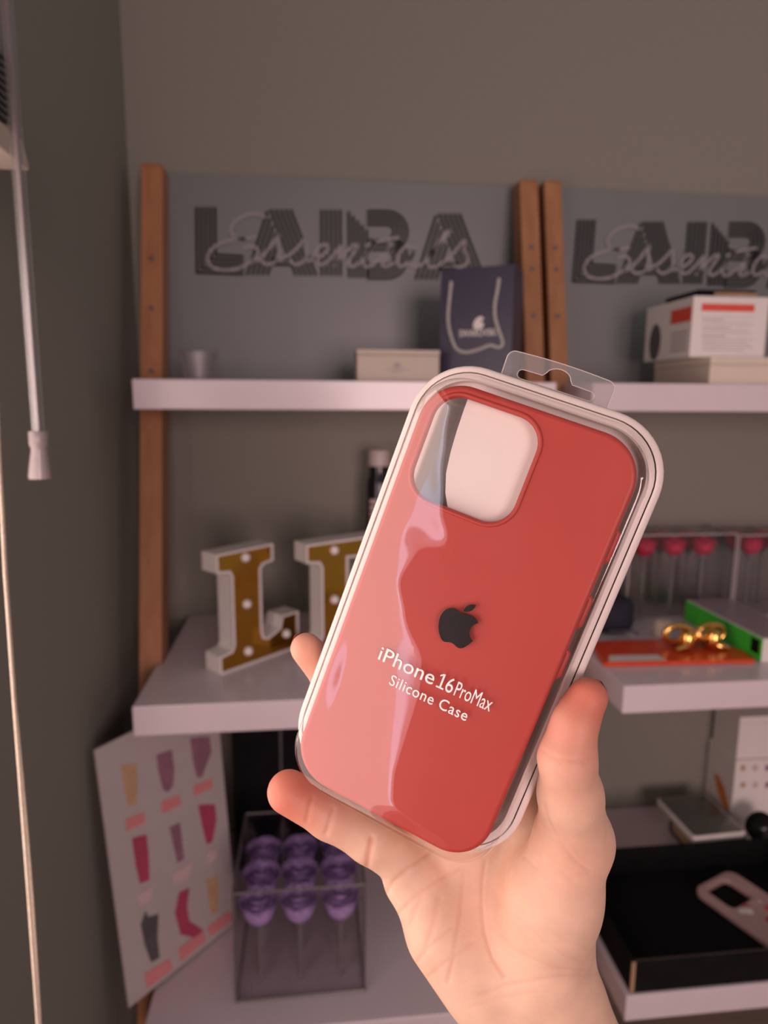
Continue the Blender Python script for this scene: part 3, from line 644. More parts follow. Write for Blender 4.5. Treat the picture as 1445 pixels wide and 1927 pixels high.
m = MB(); m.loft([[(q[0]+r_*math.cos(2*math.pi*j/20), q[1]+y, q[2]+r_*math.sin(2*math.pi*j/20)) for j in range(20)] for r_, y in ((0.018, -0.0152), (0.016, -0.0185), (0.008, -0.0205))]); m.obj('lens', M['blackgl'], ln, smooth=True)
# white boxes at the back
by = 1.335; q = Yp(1377, 1512, by); bx = float(q[0]); z0 = S3+0.0005; zt = float(Yp(1377, 1432, by)[2])
lb = thing('picture_box', 'white box printed with rows of small pictures, lower of two stacked', 'box', (bx+0.08, by+0.05, z0))
m = MB(); m.box((bx, by, z0), (bx+0.17, by+0.106, zt-0.012)); m.obj('base', M['white'], lb, bevel=0.001)
m = MB(); m.box((bx-0.001, by-0.001, zt-0.0118), (bx+0.171, by+0.107, zt)); m.obj('box_lid', M['white'], lb, bevel=0.001)
for r_, v in enumerate((1445, 1477)):
    for k, u in enumerate((1398, 1421, 1444)):
        c = Yp(u, v, by-0.0005); m = MB(); m.prism([c+np.array([0.0062*math.cos(w), 0, 0.0078*math.sin(w)]) for w in [2*math.pi*j/12 for j in range(12)]], (0, -0.0005, 0)); m.obj('printed_picture', M[('tan', 'palepink', 'mauve')[k]], lb)
m = MB(); m.prism([(bx-0.0005, by+0.012, z0+0.035), (bx-0.0005, by+0.05, z0+0.055), (bx-0.0005, by+0.075, z0+0.095), (bx-0.0005, by+0.06, z0+0.105), (bx-0.0005, by+0.03, z0+0.085), (bx-0.0005, by+0.008, z0+0.05)], (0.0006, 0, 0)); m.obj('orange_picture', M['orange'], lb)
q = Yp(1388, 1412, by+0.004); ub0 = float(q[0])
m = MB(); m.box((ub0, by+0.006, zt+0.0005), (ub0+0.15, by+0.10, zt+0.105)); t = m.obj('plain_box', M['white'], None, bevel=0.0012)
tag(t, 'plain white box stacked on the box with small pictures', 'box')
m = MB(); m.box((ub0+0.0005, by+0.0055, zt+0.088), (ub0+0.1495, by+0.006, zt+0.0886)); m.obj('lid_line', M['greytext'], t)

# ------------------------------------------------------------------ window blind, wand and cord
BX1 = -0.250; BX0 = -0.318; BYE = 0.675
bld = thing('window_blind', 'part raised window blind with dark slats and beige bottom rail', 'blind', (-0.28, 0.2, EZ+0.2))
zr = float(Yp(60, 322, BYE)[2])
m = MB(); m.prism([(BX0, BYE, zr), (BX1, BYE, zr), (BX1-0.003, BYE-0.004, zr+0.024), (BX0+0.003, BYE-0.004, zr+0.024)], (0, -1.06, 0)); m.obj('bottom_rail', M['blind'], bld, bevel=0.002)
for k in range(9):
    m = MB(); z = zr+0.028+k*0.0062; y1_ = BYE-0.028
    m.prism([(BX0, y1_, z), (BX0+0.018, y1_, z+0.002), (BX1-0.02, y1_, z+0.002), (BX1-0.002, y1_, z), (BX1-0.002, y1_, z+0.0022), (BX1-0.02, y1_, z+0.0042), (BX0+0.018, y1_, z+0.0042), (BX0, y1_, z+0.0022)], (0, -1.01, 0)); m.obj('slat', M['slat'], bld)
m = MB(); m.box((-0.335, -0.40, EZ+0.66), (-0.235, BYE, EZ+0.72)); m.obj('head_rail', M['blind'], bld)
for y in (-0.25, 0.12, 0.5):
    m = MB(); m.tube([(-0.284, y, zr+0.02), (-0.284, y, EZ+0.665)], 0.0012, 6); m.obj('lift_cord', M['cord'], bld)
wt = Yp(11, 0, 0.60); wb = Yp(72, 820, 0.60); wc = Yp(76, 900, 0.60)
ws = (wt-wb)/np.linalg.norm(wt-wb)
wnd = thing('blind_wand', 'clear plastic tilt wand with flared grip hanging by the window wall', 'wand', wc)
m = MB(); m.tube([wb, wt, wt+ws*(EZ+0.655-wt[2])], [0.0056, 0.0056, 0.0056], 6); m.obj('rod', M['wand'], wnd)
m = MB(); m.tube([wb, wt, wt+ws*(EZ+0.655-wt[2])], [0.0022]*3, 6); m.obj('core', mat('wand_core', (0.24, 0.20, 0.21), 0.3), wnd, smooth=True)
ax = [wb+ws*0.004, wb+ws*0.003, wb-ws*0.008, wb-ws*0.010, wb-ws*0.012, wc+ws*0.003, wc]
m = MB(); m.tube(ax, [0.0070, 0.0078, 0.0078, 0.0068, 0.0066, 0.0094, 0.0094], 18); m.obj('grip', mat('clear_grip', (0.30, 0.25, 0.26), 0.25, noise=0.1), wnd, smooth=True)
cp_ = [(-14, 600), (-3, 860), (3, 960), (9, 1080), (17, 1190), (26, 1320), (36, 1450), (45, 1570), (54, 1690), (61, 1790), (69, 1900), (76, 2010), (84, 2160)]
cd = thing('pull_cord', 'cream double pull cord of the blind hanging along the window wall', 'cord', Yp(84, 2160, 0.46))
for k, off in enumerate((0.0, 1.0)):
    m = MB(); P = [Vector(Yp(u+off*(2+4.5*math.sin(max(0, i-5)*0.5)), v, 0.46+0.002*k)) for i, (u, v) in enumerate(cp_)]
    P = [P[0]+Vector((0.0, 0.0, 0.42))]+P
    m.tube(P, 0.00115, 8); m.obj('strand', M['cord'], cd, smooth=True)
m = MB(); q = P[-1]; m.lathe([(0.002, 0.03), (0.006, 0.012), (0.0075, 0.0), (0.006, -0.004)], (q.x, q.y-0.001, q.z-0.028), 16); m.obj('tassel', M['cord'], cd, smooth=True)

# ------------------------------------------------------------------ the held package
PM_ = np.array([[0.85691, 0.33491, -0.39184], [-0.41036, -0.01678, -0.91177], [-0.31194, 0.9421, 0.12305]])
PT = np.array([0.05848, 0.24694, -0.08293+EZ])+PM_[:, 0]*0.0008
def PK(x, y, z): return PT+PM_@np.array([x, y, z])
TX, TY, TO = 0.0486, 0.0892, 0.0026        # half width, half length, offset along the length
pkg = thing('phone_case_package', 'white retail package with clear wavy lid held in the hand', 'package', PK(0, 0, 0))
def rrd(hx, hy, r, n=12, nl=56, ns=16):
    """rounded rectangle with its straight sides divided"""
    c = rrect(hx, hy, r, n); out = []
    for k in range(4):
        q = c[k*(n+1):(k+1)*(n+1)]; out += q; a = q[-1]; b = c[((k+1)*(n+1)) % len(c)]; d = ns if k % 2 == 0 else nl
        out += [(a[0]+(b[0]-a[0])*i/d, a[1]+(b[1]-a[1])*i/d) for i in range(1, d)]
    return out
def prings(lst, hx, hy, r0):
    return [[PK(x, y+TO, z) for x, y in rrd(hx-i, hy-i, max(r0-i, 0.002))] for i, z in lst]
m = MB()
m.loft(prings([(0.0010, 0), (0.0002, 0.0006), (0.0, 0.0016), (0.0, 0.0050), (0.0004, 0.0062), (0.0013, 0.0070), (0.0026, 0.0073), (0.00265, 0.0040), (0.0031, 0.0040), (0.00315, 0.0074), (0.0042, 0.0078), (0.0054, 0.0082), (0.0060, 0.0080), (0.0062, 0.0035)], TX, TY, 0.0235)); m.obj('tray', M['tray'], pkg, smooth=40)
# foam insert that shows through the camera opening
card = [(-0.0265, 0.0800), (-0.0265, 0.0740), (-0.0262, 0.0660), (-0.0256, 0.0580), (-0.0244, 0.0500), (-0.0220, 0.0430), (-0.0185, 0.0370), (-0.0120, 0.0300), (0.0, -0.070), (0.0340, -0.066), (0.0340, 0.0640), (0.0310, 0.0715), (0.0250, 0.0770), (0.0180, 0.0796), (0.0100, 0.0800)]
m = MB(); m.prism([PK(x, y, 0.0120) for x, y in card], PM_[:, 2]*0.0018); m.obj('insert', M['tray'], pkg)
m = MB(); m.loft(prings([(0.0125, 0.0036), (0.0125, 0.0052), (0.0131, 0.0056)], TX, TY, 0.02)); m.obj('insert_base', mat('grey_foam', (0.36, 0.33, 0.325), 0.6, noise=0.02), pkg, smooth=40)
# clear lid; its top sheet is tented along a wavering crease
CRE = [(-0.095, 0.006), (-0.0800, 0.0042), (-0.0608, -0.0008), (-0.043, -0.0014), (-0.0303, -0.0025), (-0.0167, -0.006), (-0.0047, -0.0178), (0.0071, -0.0255), (0.0180, -0.0225), (0.0279, -0.0136), (0.0369, -0.0197), (0.055, -0.0262), (0.0733, -0.0310), (0.095, -0.036)]
def crease(y):
    for i in range(len(CRE)-1):
        if CRE[i][0] <= y <= CRE[i+1][0]:
            s = (y-CRE[i][0])/(CRE[i+1][0]-CRE[i][0]); s = s*s*(3-2*s)*0.5+s*0.5; return CRE[i][1]*(1-s)+CRE[i+1][1]*s
    return CRE[0][1] if y < 0 else CRE[-1][1]
LX, LY = 0.0416, 0.0842                      # top sheet outline
def lid_z(x, y):
    e = min(LX-abs(x), LY-abs(y)); e = max(0, min(1, e/0.012)); e = e*e*(3-2*e)
    d = x-crease(y); s = math.sqrt(d*d+0.0012**2)-0.0012
    h = -0.052*min(s, 0.030)
    h += 0.00022*math.sin(x*170+y*60)+0.00018*math.sin(y*130-x*70+1.0)
    return 0.0201+e*(h*0.85+0.0011)
m = MB(); nseg = 40; LR = 0.0175
rings = [[PK(x, y+oy, z) for x, y in rrd(hx_, hy_, 0.0195)] for hx_, hy_, oy, z in ((0.0456, 0.0862, 0.0020, 0.0076), (0.0450, 0.0858, 0.0018, 0.0086), (0.0440, 0.0852, 0.0008, 0.0120), (0.0432, 0.0848, 0.0003, 0.0160))]
for i, z in ((-0.0006, 0.0180), (0.0002, 0.0194), (0.0008, 0.0199)): rings.append([PK(x, y, z) for x, y in rrd(LX+0.0006-i, LY+0.0004-i, LR)])
m.loft(rings, False, False); NR = len(rings[0])
# top sheet as a fine grid clipped to the rounded outline: concentric shells towards a spine line
outl = rrd(LX-0.0004, LY-0.0006, LR-0.0006)
shells = []
for k in range(nseg+1):
    s = 1-k/nseg; ring = []
    for x, y in outl:
        ys = max(-0.045, min(0.045, y)); xx = x*s; yy = ys+(y-ys)*s
        ring.append(PK(xx, yy, lid_z(xx, yy)))
    shells.append(ring)
mt_ = MB(); mt_.loft(shells, False, False)
k0 = len(m.v); m.v += [tuple(map(float, p)) for p in mt_.v]; m.f += [tuple(i+k0 for i in f) for f in mt_.f]
lid_side_last = (len(rings)-1)*NR
m.f += [(lid_side_last+j, lid_side_last+(j+1) % NR, k0+(j+1) % NR, k0+j) for j in range(NR)]
lid = m.obj('clear_lid', M['lid'], pkg, smooth=60)
def on_lid(x, y): return PK(x, y, lid_z(x, y)+0.00035)
m = text_mb('iPhone', 0.0226, 0.0056, lambda x, y: on_lid(-0.0224+x, -0.0243+y), bold=0.004, space=1.02); m.obj('printed_text', M['print_w'], lid)
m = text_mb('6', 0.0028, 0.0058, lambda x, y: on_lid(0.0049+x, -0.0243+y))
for q in ([(0.0028, 0), (0.00345, 0), (0.00345, 0.0057), (0.0028, 0.0057)], [(0.0017, 0.0043), (0.0028, 0.0050), (0.0028, 0.0057), (0.0017, 0.0049)], [(0.0016, 0), (0.0028, 0), (0.0028, 0.0006), (0.0016, 0.0006)], [(0.00345, 0), (0.0045, 0), (0.0045, 0.0006), (0.00345, 0.0006)]): m.add([on_lid(x, -0.0243+y) for x, y in q], [(0, 1, 2, 3)])
m.obj('printed_text', M['print_w'], lid)
m = text_mb('ProMax', 0.0141, 0.0056, lambda x, y: on_lid(0.0086+x, -0.0243+y)); m.obj('printed_text', M['print_w'], lid)
m = text_mb('Silicone Case', 0.0312, 0.0042, lambda x, y: on_lid(-0.0150+x, -0.0313+y), bold=0.004, space=1.08); m.obj('printed_text', M['print_w'], lid)
def bez(p, segs, n=10):
    """relative cubic segments from p -> points"""
    out = [p]; x, y = p
    for (a, b, c, d, e, f) in segs:
        for i in range(1, n+1):
            t = i/n; u = 1-t
            out.append((u**3*x+3*u*u*t*(x+a)+3*u*t*t*(x+c)+t**3*(x+e), u**3*y+3*u*u*t*(y+b)+3*u*t*t*(y+d)+t**3*(y+f)))
        x, y = x+e, y+f
    return out
body = bez((12.152, 6.896), [(-.948,0,-2.415,-1.078,-3.96,-1.04),(-2.04,.027,-3.91,1.183,-4.961,3.014),(-2.117,3.675,-.546,9.103,1.519,12.09),(1.013,1.454,2.208,3.09,3.792,3.039),(1.52,-.065,2.09,-.987,3.935,-.987),(1.831,0,2.35,.987,3.96,.948),(1.637,-.026,2.676,-1.48,3.676,-2.948),(1.156,-1.688,1.636,-3.325,1.662,-3.415),(-.039,-.013,-3.182,-1.221,-3.22,-4.857),(-.026,-3.04,2.48,-4.494,2.597,-4.559),(-1.429,-2.09,-3.623,-2.324,-4.39,-2.376),(-2,-.156,-3.675,1.09,-4.61,1.09)])
leaf = bez((15.53, 3.83), [(.843,-1.012,1.4,-2.427,1.245,-3.83),(-1.207,.052,-2.662,.805,-3.532,1.818),(-.78,.896,-1.454,2.338,-1.273,3.714),(1.338,.104,2.715,-.688,3.559,-1.701)])
def print_poly(poly, sc_, ox, oy, name, mtl, parent):
    """flat ink on the lid: triangles fine enough to follow the sheet"""
    bm = bmesh.new(); vs = [bm.verts.new((x, y, 0)) for x, y in poly[:-1]]; bm.faces.new(vs)
    bmesh.ops.triangulate(bm, faces=bm.faces[:]); bmesh.ops.subdivide_edges(bm, edges=[e for e in bm.edges if len(e.link_faces) > 1 and e.calc_length() > 2.0], cuts=3, use_grid_fill=True)
    bmesh.ops.triangulate(bm, faces=bm.faces[:]); bm.verts.index_update()
    m = MB(); m.add([on_lid(ox+(v.co.x-12)*sc_, oy-(v.co.y-12)*sc_) for v in bm.verts], [tuple(v.index for v in f.verts) for f in bm.faces]); bm.free()
    return m.obj(name, mtl, parent, smooth=80)
print_poly(body, 0.00072, 0.0009, 0.0012, 'printed_emblem', M['print_k'], lid)
print_poly(leaf, 0.00072, 0.0009, 0.0012, 'printed_emblem', M['print_k'], lid)
# hang tab with its slot
def tab_outline():
    o = [(-0.0205, 0.0885), (-0.0209, 0.0995)]
    o += [(-0.0209+0.0030-0.0030*math.cos(t), 0.0990+0.0030*math.sin(t)) for t in np.linspace(0.1, math.pi/2, 6)]
    o += [(x, 0.1020+0.0006*(1-(x/0.017)**2)) for x in np.linspace(-0.014, 0.014, 9)]
    o += [(0.0205-0.0030+0.0030*math.sin(t), 0.0990+0.0030*math.cos(t)) for t in np.linspace(0.05, math.pi/2, 6)]
    return o+[(0.0205, 0.0885)]
def slot_outline():
    cy_ = 0.0945; o = []
    o += [(-0.0132+0.0018*math.cos(t), cy_+0.0018*math.sin(t)) for t in np.linspace(math.pi/2, 1.5*math.pi, 7)]
    o += [(0.0132+0.0018*math.cos(t), cy_+0.0018*math.sin(t)) for t in np.linspace(-math.pi/2, math.pi/2, 7)]
    o += [(0.0058, cy_+0.0020)]+[(0.0048*math.cos(t), cy_+0.0028+0.0033*math.sin(t)) for t in np.linspace(0.15, math.pi-0.15, 9)]+[(-0.0058, cy_+0.0020)]
    return o
def sheet_with_hole(outer, inner, z0, z1):
    cu = bpy.data.curves.new('sheet', 'CURVE'); cu.dimensions = '2D'; cu.fill_mode = 'BOTH'
    for pts in (outer, inner):
        s = cu.splines.new('POLY'); s.points.add(len(pts)-1); s.use_cyclic_u = True
        for q, (x, y) in zip(s.points, pts): q.co = (x, y, 0, 1)
    cu.extrude = (z1-z0)/2; o = bpy.data.objects.new('sheet', cu); C.objects.link(o); bpy.context.view_layer.update()
    me = o.evaluated_get(bpy.context.evaluated_depsgraph_get()).to_mesh()
    v = [PK(q.co.x, q.co.y, q.co.z+(z0+z1)/2) for q in me.vertices]; f = [tuple(p.vertices) for p in me.polygons]
    bpy.data.objects.remove(o); bpy.data.curves.remove(cu); m = MB(); return m.add(v, f)
tab = sheet_with_hole(tab_outline(), slot_outline(), -0.0006, -0.0002).obj('hang_tab', M['tab'], pkg)
m = MB()
for pts, cl in ((tab_outline(), False), (slot_outline(), True)):
    P = [PK(x, y, -0.0004) for x, y in pts]; P = P+[P[0]] if cl else P; m.tube(P, 0.00022, 6)
m.obj('cut_edge', mat('clear_edge', (0.62, 0.55, 0.54), 0.25), tab)
# the red phone case inside
CX, CY, CR = 0.0401, 0.0826, 0.0160
PT = PT-PM_[:, 0]*0.0008
ph = thing('phone_case', 'red silicone phone case with square camera opening sealed inside the clear package', 'phone case', PK(0, 0, 0.0105))
hole = (0.0197, 0.0197, 0.0098, -0.0150, 0.0583)
case_curve('back_panel', M['case'], ph, CX, CY, CR, [hole], 0.0150, 0.0185, 0.0017, PK)
case_curve('side_frame', M['case'], ph, CX, CY, CR, [(CX-0.0022, CY-0.0022, CR-0.002, 0, 0)], 0.0106, 0.0171, 0.0009, PK)
ring = []
for x, y in rrect(hole[0]+0.0011, hole[1]+0.0011, hole[2]+0.0011, 14, hole[3], hole[4]): ring.append(PK(x, y, 0.0184))
m = MB(); m.tube(ring+[ring[0]], 0.00085, 8); m.obj('camera_rim', M['case'], ph, smooth=True)
for y0_, y1_ in ((0.052, 0.041), (0.027, 0.016), (0.006, -0.004)):
    m = MB(); m.tube([PK(CX-0.0002, y0_, 0.0138), PK(CX+0.0006, y0_-0.0006, 0.0138), PK(CX+0.0006, y1_+0.0006, 0.0138), PK(CX-0.0002, y1_, 0.0138)], 0.0013, 8); m.obj('side_button', M['case'], ph, smooth=True)

# ------------------------------------------------------------------ the hand: one continuous skin surface
MMR = 0.001
def hp(u, v, d): return Dp(u, v, d)
palm = [  # (a, b, ra, rb) in metres
 (hp(770,1658,.2905), hp(906,1842,.284), .0112, .0148),
 (hp(824,1765,.2880), hp(950,1915,.2850), .0118, .0148),
 (hp(850,1600,.2985), hp(945,1850,.287), .0110, .0140),
 (hp(915,1575,.2990), hp(985,1860,.288), .0115, .0145),
 (hp(990,1560,.2940), hp(1020,1860,.287), .0115, .0150),
 (hp(1050,1640,.2840), hp(1035,1850,.284), .0130, .0160),
 (hp(962,1905,.2860), hp(1085,2140,.300), .0150, .0175),
 (hp(1015,1880,.2860), hp(1120,2140,.300), .0160, .0185),
 (hp(1068,1890,.2830), hp(1180,2140,.300), .0160, .0185),
 (hp(1060,2140,.300), hp(1200,2420,.318), .0175, .022),
 (hp(1180,2140,.300), hp(1330,2420,.318), .0185, .023)]
thenar = [(hp(1078,1580,.2630), hp(1042,1690,.2690), .0146, .0170), (hp(1042,1690,.2690), hp(1020,1800,.2790), .0172, .0185)]
thumb = [(hp(1106,1312,.2370), hp(1079,1360,.2365), .0071, .0079), (hp(1079,1360,.2365), hp(1067,1425,.2370), .0080, .0098),
 (hp(1067,1425,.2370), hp(1073,1495,.2465), .0098, .0114), (hp(1073,1495,.2465), hp(1080,1580,.2625), .0114, .0144)]
def LK(x, y, z): return PK(x, y, z)
pinky = [(hp(543,1490,.2745), hp(620,1537,.2780), .0089, .0087), (hp(620,1537,.2780), hp(696,1578,.2835), .0087, .0096), (hp(696,1578,.2835), hp(790,1640,.2915), .0096, .0110)]
ringf = [(LK(-.0572,-.0425,-.0030), LK(-.0420,-.0545,-.0120), 0.0069, .0083), (LK(-.0420,-.0545,-.0100), LK(-.0190,-.0690,-.0165), .0085, .0094), (LK(-.0190,-.0690,-.0165), hp(850,1600,.2985), .0094, .0108)]
middle = [(LK(-.0170,.0140,-.0090), LK(-.0110,-.0080,-.0108), .0078, .0086), (LK(-.0110,-.0080,-.0108), LK(-.0010,-.0370,-.0170), .0086, .0096), (LK(-.0010,-.0370,-.0170), hp(915,1575,.2990), .0096, .0110)]
index = [(LK(.0165,.0230,-.0090), LK(.0200,.0020,-.0108), .0078, .0086), (LK(.0200,.0020,-.0108), LK(.0240,-.0270,-.0165), .0086, .0096), (LK(.0240,-.0270,-.0165), hp(990,1560,.2940), .0096, .0110)]
HB = 0.00088                                   # grid step
allp = palm+thenar+thumb+pinky+ringf+middle+index
lo = np.min([np.minimum(a, b)-max(ra, rb) for a, b, ra, rb in allp], axis=0)-0.006
hi = np.max([np.maximum(a, b)+max(ra, rb) for a, b, ra, rb in allp], axis=0)+0.006
NX, NY, NZ = (np.ceil((hi-lo)/HB).astype(int)+1)
axs = [np.arange(n, dtype=np.float32)*HB+lo[i] for i, n in enumerate((NX, NY, NZ))]
def smin(a, b, k):
    h = np.clip(0.5+0.5*(b-a)/k, 0, 1); return b*(1-h)+a*h-k*h*(1-h)
def put(F, prim, k):
    a, b, ra, rb = prim; mg = max(ra, rb)+0.016
    sl = []
    for i in range(3):
        i0 = max(0, int((min(a[i], b[i])-mg-lo[i])/HB)); i1 = min((NX, NY, NZ)[i], int((max(a[i], b[i])+mg-lo[i])/HB)+2); sl.append(slice(i0, i1))
    X = axs[0][sl[0]][:, None, None]; Y = axs[1][sl[1]][None, :, None]; Z = axs[2][sl[2]][None, None, :]
    d = (b-a).astype(np.float32); L2 = float(d@d)
    t = np.clip(((X-a[0])*d[0]+(Y-a[1])*d[1]+(Z-a[2])*d[2])/L2, 0, 1).astype(np.float32)
    q = np.sqrt((X-a[0]-d[0]*t)**2+(Y-a[1]-d[1]*t)**2+(Z-a[2]-d[2]*t)**2)-(ra+(rb-ra)*t)
    sl = tuple(sl); F[sl] = smin(F[sl], q.astype(np.float32), k)
def field(prims, k):
    F = np.full((NX, NY, NZ), 0.05, np.float32)
    for p_ in prims: put(F, p_, k)
    return F
F = field(palm, 0.012)
F = smin(F, field(thenar, 0.010), 0.011)
F = smin(F, field(thumb, 0.004), 0.006)
for fg in (pinky, ringf, middle, index): F = smin(F, field(fg, 0.0035), 0.0055)
def surface_nets(F):
    S = F < 0
    c = [S[i:NX-1+i, j:NY-1+j, k:NZ-1+k] for i in (0,1) for j in (0,1) for k in (0,1)]
    n = sum(x.astype(np.int8) for x in c); act = (n > 0) & (n < 8); idx = np.full(act.shape, -1, np.int64)
    I = np.argwhere(act); idx[act] = np.arange(len(I)); acc = np.zeros((len(I), 3)); cnt = np.zeros(len(I))
    cor = [(i, j, k) for i in (0,1) for j in (0,1) for k in (0,1)]
    for p_ in range(8):
        for q_ in range(p_+1, 8):
            a, b = cor[p_], cor[q_]
            if sum(abs(a[i]-b[i]) for i in range(3)) != 1: continue
            fa = F[I[:,0]+a[0], I[:,1]+a[1], I[:,2]+a[2]]; fb = F[I[:,0]+b[0], I[:,1]+b[1], I[:,2]+b[2]]
            x = (fa < 0) != (fb < 0); t = np.where(x, fa/(fa-fb+1e-12), 0)[:, None]
            pt = np.array(a)+t*(np.array(b)-np.array(a)); acc[x] += pt[x]; cnt[x] += 1
    V = (I+acc/cnt[:, None])*HB+lo; Q = []
    for ax_ in range(3):
        o = [0,0,0]; o[ax_] = 1; A = S[:NX-o[0], :NY-o[1], :NZ-o[2]]; B = S[o[0]:, o[1]:, o[2]:]
        E_ = np.argwhere(A != B); u_, w_ = [(1,2),(2,0),(0,1)][ax_]
        E_ = E_[(E_[:,u_] > 0) & (E_[:,w_] > 0)]; E_ = E_[np.all(E_ < np.array(act.shape), axis=1)]
        du = np.zeros(3, int); du[u_] = 1; dw = np.zeros(3, int); dw[w_] = 1
        g = lambda e: idx[e[:,0], e[:,1], e[:,2]]
        q = np.stack([g(E_-du-dw), g(E_-dw), g(E_), g(E_-du)], 1); inside = S[E_[:,0], E_[:,1], E_[:,2]]
        q[~inside] = q[~inside][:, ::-1]; Q.append(q)
    Q = np.concatenate(Q); return V, Q[(Q >= 0).all(1)]
HV, HQ = surface_nets(F)
# vertex normals, a little smoothing, then the skin folds pressed in
def vnorm(V):
    n = np.cross(V[HQ[:,2]]-V[HQ[:,0]], V[HQ[:,3]]-V[HQ[:,1]]); N = np.zeros_like(V)
    for i in range(4): np.add.at(N, HQ[:,i], n)
    return N/np.maximum(np.linalg.norm(N, axis=1, keepdims=True), 1e-12)
E2 = np.concatenate([HQ[:,[0,1]], HQ[:,[1,2]], HQ[:,[2,3]], HQ[:,[3,0]]])
for _ in range(8):
    A = np.zeros_like(HV); cn = np.zeros(len(HV)); np.add.at(A, E2[:,0], HV[E2[:,1]]); np.add.at(cn, E2[:,0], 1); np.add.at(A, E2[:,1], HV[E2[:,0]]); np.add.at(cn, E2[:,1], 1)
    HV = HV*0.4+A/cn[:, None]*0.6
HN = vnorm(HV)
def pix(V):
    d = V-EYE; w = d@FWD; return np.stack([IW/2+FPX*(d@RGT)/w, IH/2-FPX*(d@UPV)/w], 1)
HP = pix(HV); front = ((HV-EYE)*HN).sum(1) < 0
CREASE = [  # (points, width px, depth mm)
 ([(577,1546),(582,1522),(588,1500)], 3.5, 0.35), ([(613,1570),(620,1548),(628,1522)], 4, 0.40), ([(690,1632),(694,1606),(700,1578)], 5, 0.6),
 ([(722,1684),(740,1660),(762,1640),(800,1610),(812,1600)], 3.5, 0.35), ([(747,1722),(780,1690),(824,1655),(868,1634)], 3.5, 0.22),
 ([(912,1622),(907,1660),(906,1700),(911,1755),(926,1803),(948,1838)], 3.5, 0.36), ([(872,1638),(867,1716),(851,1810),(843,1848)], 4, 0.25),
 ([(780,1815),(810,1780),(850,1744)], 4, 0.22), ([(1018,1411),(1045,1425),(1080,1431),(1118,1424)], 3, 0.28), ([(1018,1420),(1060,1436)], 3, 0.15),
 ([(1022,1508),(1030,1540),(1046,1572),(1082,1618),(1110,1640)], 4, 0.30), ([(986,1612),(1020,1640),(1060,1672)], 3, 0.16), ([(1010,1600),(1050,1628),(1085,1665)], 3, 0.13),
 ([(940,1700),(990,1740),(1050,1790),(1100,1812)], 3, 0.10), ([(950,1690),(1000,1722),(1062,1768),(1108,1785)], 3, 0.08), ([(925,1740),(970,1790),(1040,1822),(1112,1826)], 3.5, 0.17), ([(900,1872),(960,1852),(1050,1838),(1122,1832)], 3.5, 0.18), ([(880,1897),(930,1880),(1010,1866)], 3.5, 0.13),
 ([(806,1838),(850,1802),(890,1772)], 4, 0.18), ([(1098,1437),(1119,1433)], 3, 0.2), ([(826,1690),(815,1740),(800,1790)], 6, 0.2), ([(790,1690),(772,1740)], 5, 0.15)]
disp = np.zeros(len(HV))
for pts, w_, dep in CREASE:
    dmin = np.full(len(HV), 1e9)
    for (x0, y0), (x1, y1) in zip(pts[:-1], pts[1:]):
        d = np.array([x1-x0, y1-y0], float); t = np.clip(((HP-[x0, y0])@d)/(d@d), 0, 1); dmin = np.minimum(dmin, np.linalg.norm(HP-[x0, y0]-t[:, None]*d, axis=1))
    disp = np.minimum(disp, -dep*0.0014*np.exp(-(dmin/w_)**2))
HV = HV+HN*(disp*front)[:, None]
# flesh flattens where it presses on the package
q = (HV-(PT+PM_[:, 0]*0.0008))@PM_
prof = np.interp(q[:, 2], [-0.0002, 0.0, 0.0050, 0.0074, 0.0076, 0.0086, 0.0120, 0.0160, 0.0180, 0.0202], [0.0, 0.0487, 0.0487, 0.0478, 0.0458, 0.0452, 0.0442, 0.0434, 0.0424, 0.0417])+0.0004
inside = (q[:, 2] > -0.0001) & (q[:, 2] < 0.0202) & (q[:, 1] > -0.080) & (q[:, 1] < 0.085) & (np.abs(q[:, 0]) < prof) & (np.abs(q[:, 0]) > prof-0.005)
q[inside, 0] = np.sign(q[inside, 0])*prof[inside]
HV = np.where(inside[:, None], q@PM_.T+PT+PM_[:, 0]*0.0008, HV)
hand_me = bpy.data.meshes.new('hand'); hb_ = np.array(Dp(1000, 1850, 0.286))
hand_me.from_pydata((HV-hb_).tolist(), [], HQ.tolist()); hand_me.update()
hand_me.polygons.foreach_set('use_smooth', [True]*len(hand_me.polygons))
# blush: fingertips and folds are redder skin
tips = [(pinky[0][0], .020, 1.0), (thumb[0][0], .020, 1.0), (thumb[1][0], .020, .75), (thumb[2][0], .020, .35), (pinky[1][0], .014, .25), (ringf[0][0], .018, .5), (hp(1075,1600,.25), .018, .25), (hp(960,1690,.28), .014, .2)]
blush = np.zeros(len(HV))
for c, r, s in tips: blush = np.maximum(blush, s*np.exp(-(np.linalg.norm(HV-c, axis=1)/r)**2))
blush = np.maximum(blush, np.clip(-disp*1000, 0, 1)*0.5)
at = hand_me.color_attributes.new('blush', 'FLOAT_COLOR', 'POINT'); at.data.foreach_set('color', np.repeat(blush[:, None], 4, 1).astype(np.float32).ravel())
hand = bpy.data.objects.new('hand', hand_me); C.objects.link(hand); hand.location = hb_
sk = mat('skin', (0.74, 0.48, 0.355), 0.5, noise=0.09, scale=75, sss=0.25, spec=0.35); nt = sk.node_tree; b_ = nt.nodes['Principled BSDF']
ca = nt.nodes.new('ShaderNodeAttribute'); ca.attribute_name = 'blush'; mx = nt.nodes.new('ShaderNodeMix'); mx.data_type = 'RGBA'
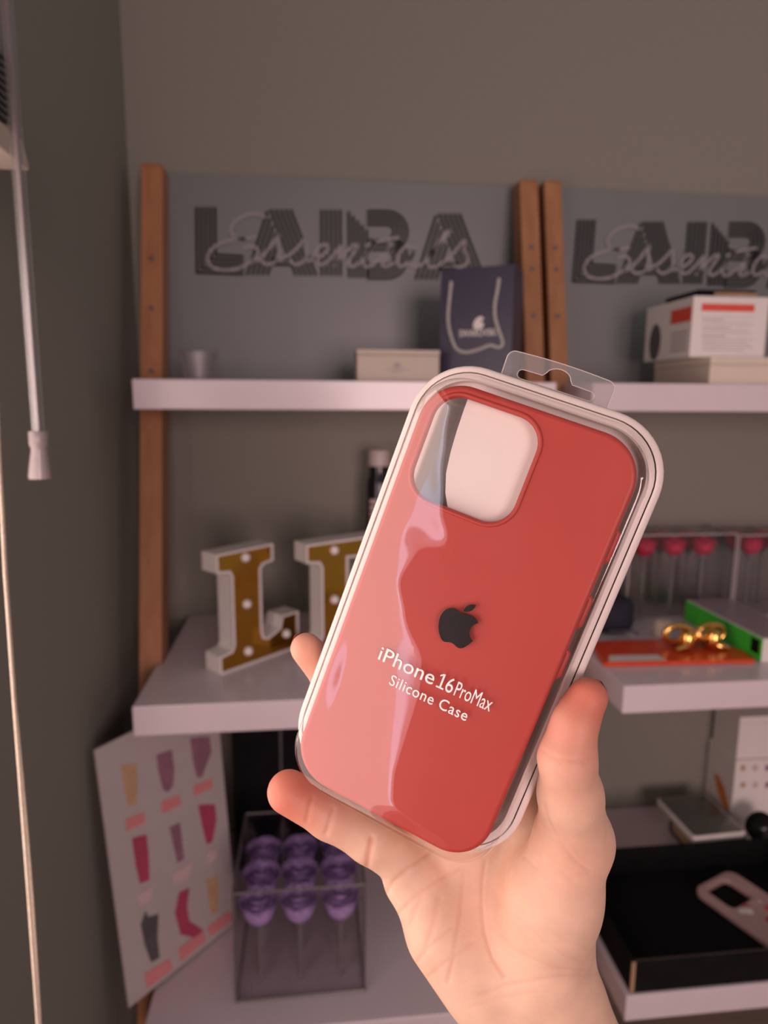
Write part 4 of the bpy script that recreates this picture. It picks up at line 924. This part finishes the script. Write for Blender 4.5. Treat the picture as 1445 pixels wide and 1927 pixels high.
src = b_.inputs['Base Color'].links[0].from_socket; mx.inputs[7].default_value = (0.60, 0.155, 0.105, 1)
nt.links.new(ca.outputs['Fac'], mx.inputs[0]); nt.links.new(src, mx.inputs[6]); nt.links.new(mx.outputs[2], b_.inputs['Base Color'])
tc = nt.nodes.new('ShaderNodeTexCoord'); vo = nt.nodes.new('ShaderNodeTexNoise'); vo.inputs['Scale'].default_value = 1400; vo.inputs['Detail'].default_value = 3
bp = nt.nodes.new('ShaderNodeBump'); bp.inputs['Strength'].default_value = 0.12; bp.inputs['Distance'].default_value = 0.0006
nt.links.new(tc.outputs['Object'], vo.inputs['Vector']); nt.links.new(vo.outputs['Fac'], bp.inputs['Height']); nt.links.new(bp.outputs['Normal'], b_.inputs['Normal'])
hand_me.materials.append(sk)
def nail(p0, p1, r, dors, ln=0.0105, wd=0.82):
    ax_ = (p0-p1)/np.linalg.norm(p0-p1); dn = np.asarray(dors, float); dn = dn-ax_*(dn@ax_); dn /= np.linalg.norm(dn); sd = np.cross(ax_, dn); m = MB(); v = []
    for j in range(7):
        s = j/6; w = wd*(0.75+0.25*math.sin(math.pi*min(1, 0.25+s*0.6))); cz = (s-0.30)*ln
        k = math.sqrt(max(0.05, 1-max(0, cz/r)**2))
        for i in range(9):
            t = (i/8*2-1)*w; v.append(p0+ax_*cz+(sd*math.sin(t)+dn*math.cos(t)*1.04)*r*k*1.01)
    f = [(j*9+i, j*9+i+1, (j+1)*9+i+1, (j+1)*9+i) for j in range(6) for i in range(8)]
    m.add(v, f); return m.obj('fingernail', nail_m, hand, smooth=True)
nail_m = mat('fingernail', (0.62, 0.34, 0.28), 0.25, noise=0.03)
PT = PT+PM_[:, 0]*0.0008; ZB = -PM_[:, 2]
for fg, dr in ((thumb, PM_[:, 0]*0.6+ZB*0.9), (pinky, ZB*0.8-PM_[:, 1]*0.6), (ringf, ZB-PM_[:, 0]*0.5), (middle, ZB), (index, ZB)): nail(fg[0][0], fg[0][1], fg[0][2], dr)
tag(hand, 'bare right hand with curled little finger and thumb holding the red case package', 'hand')
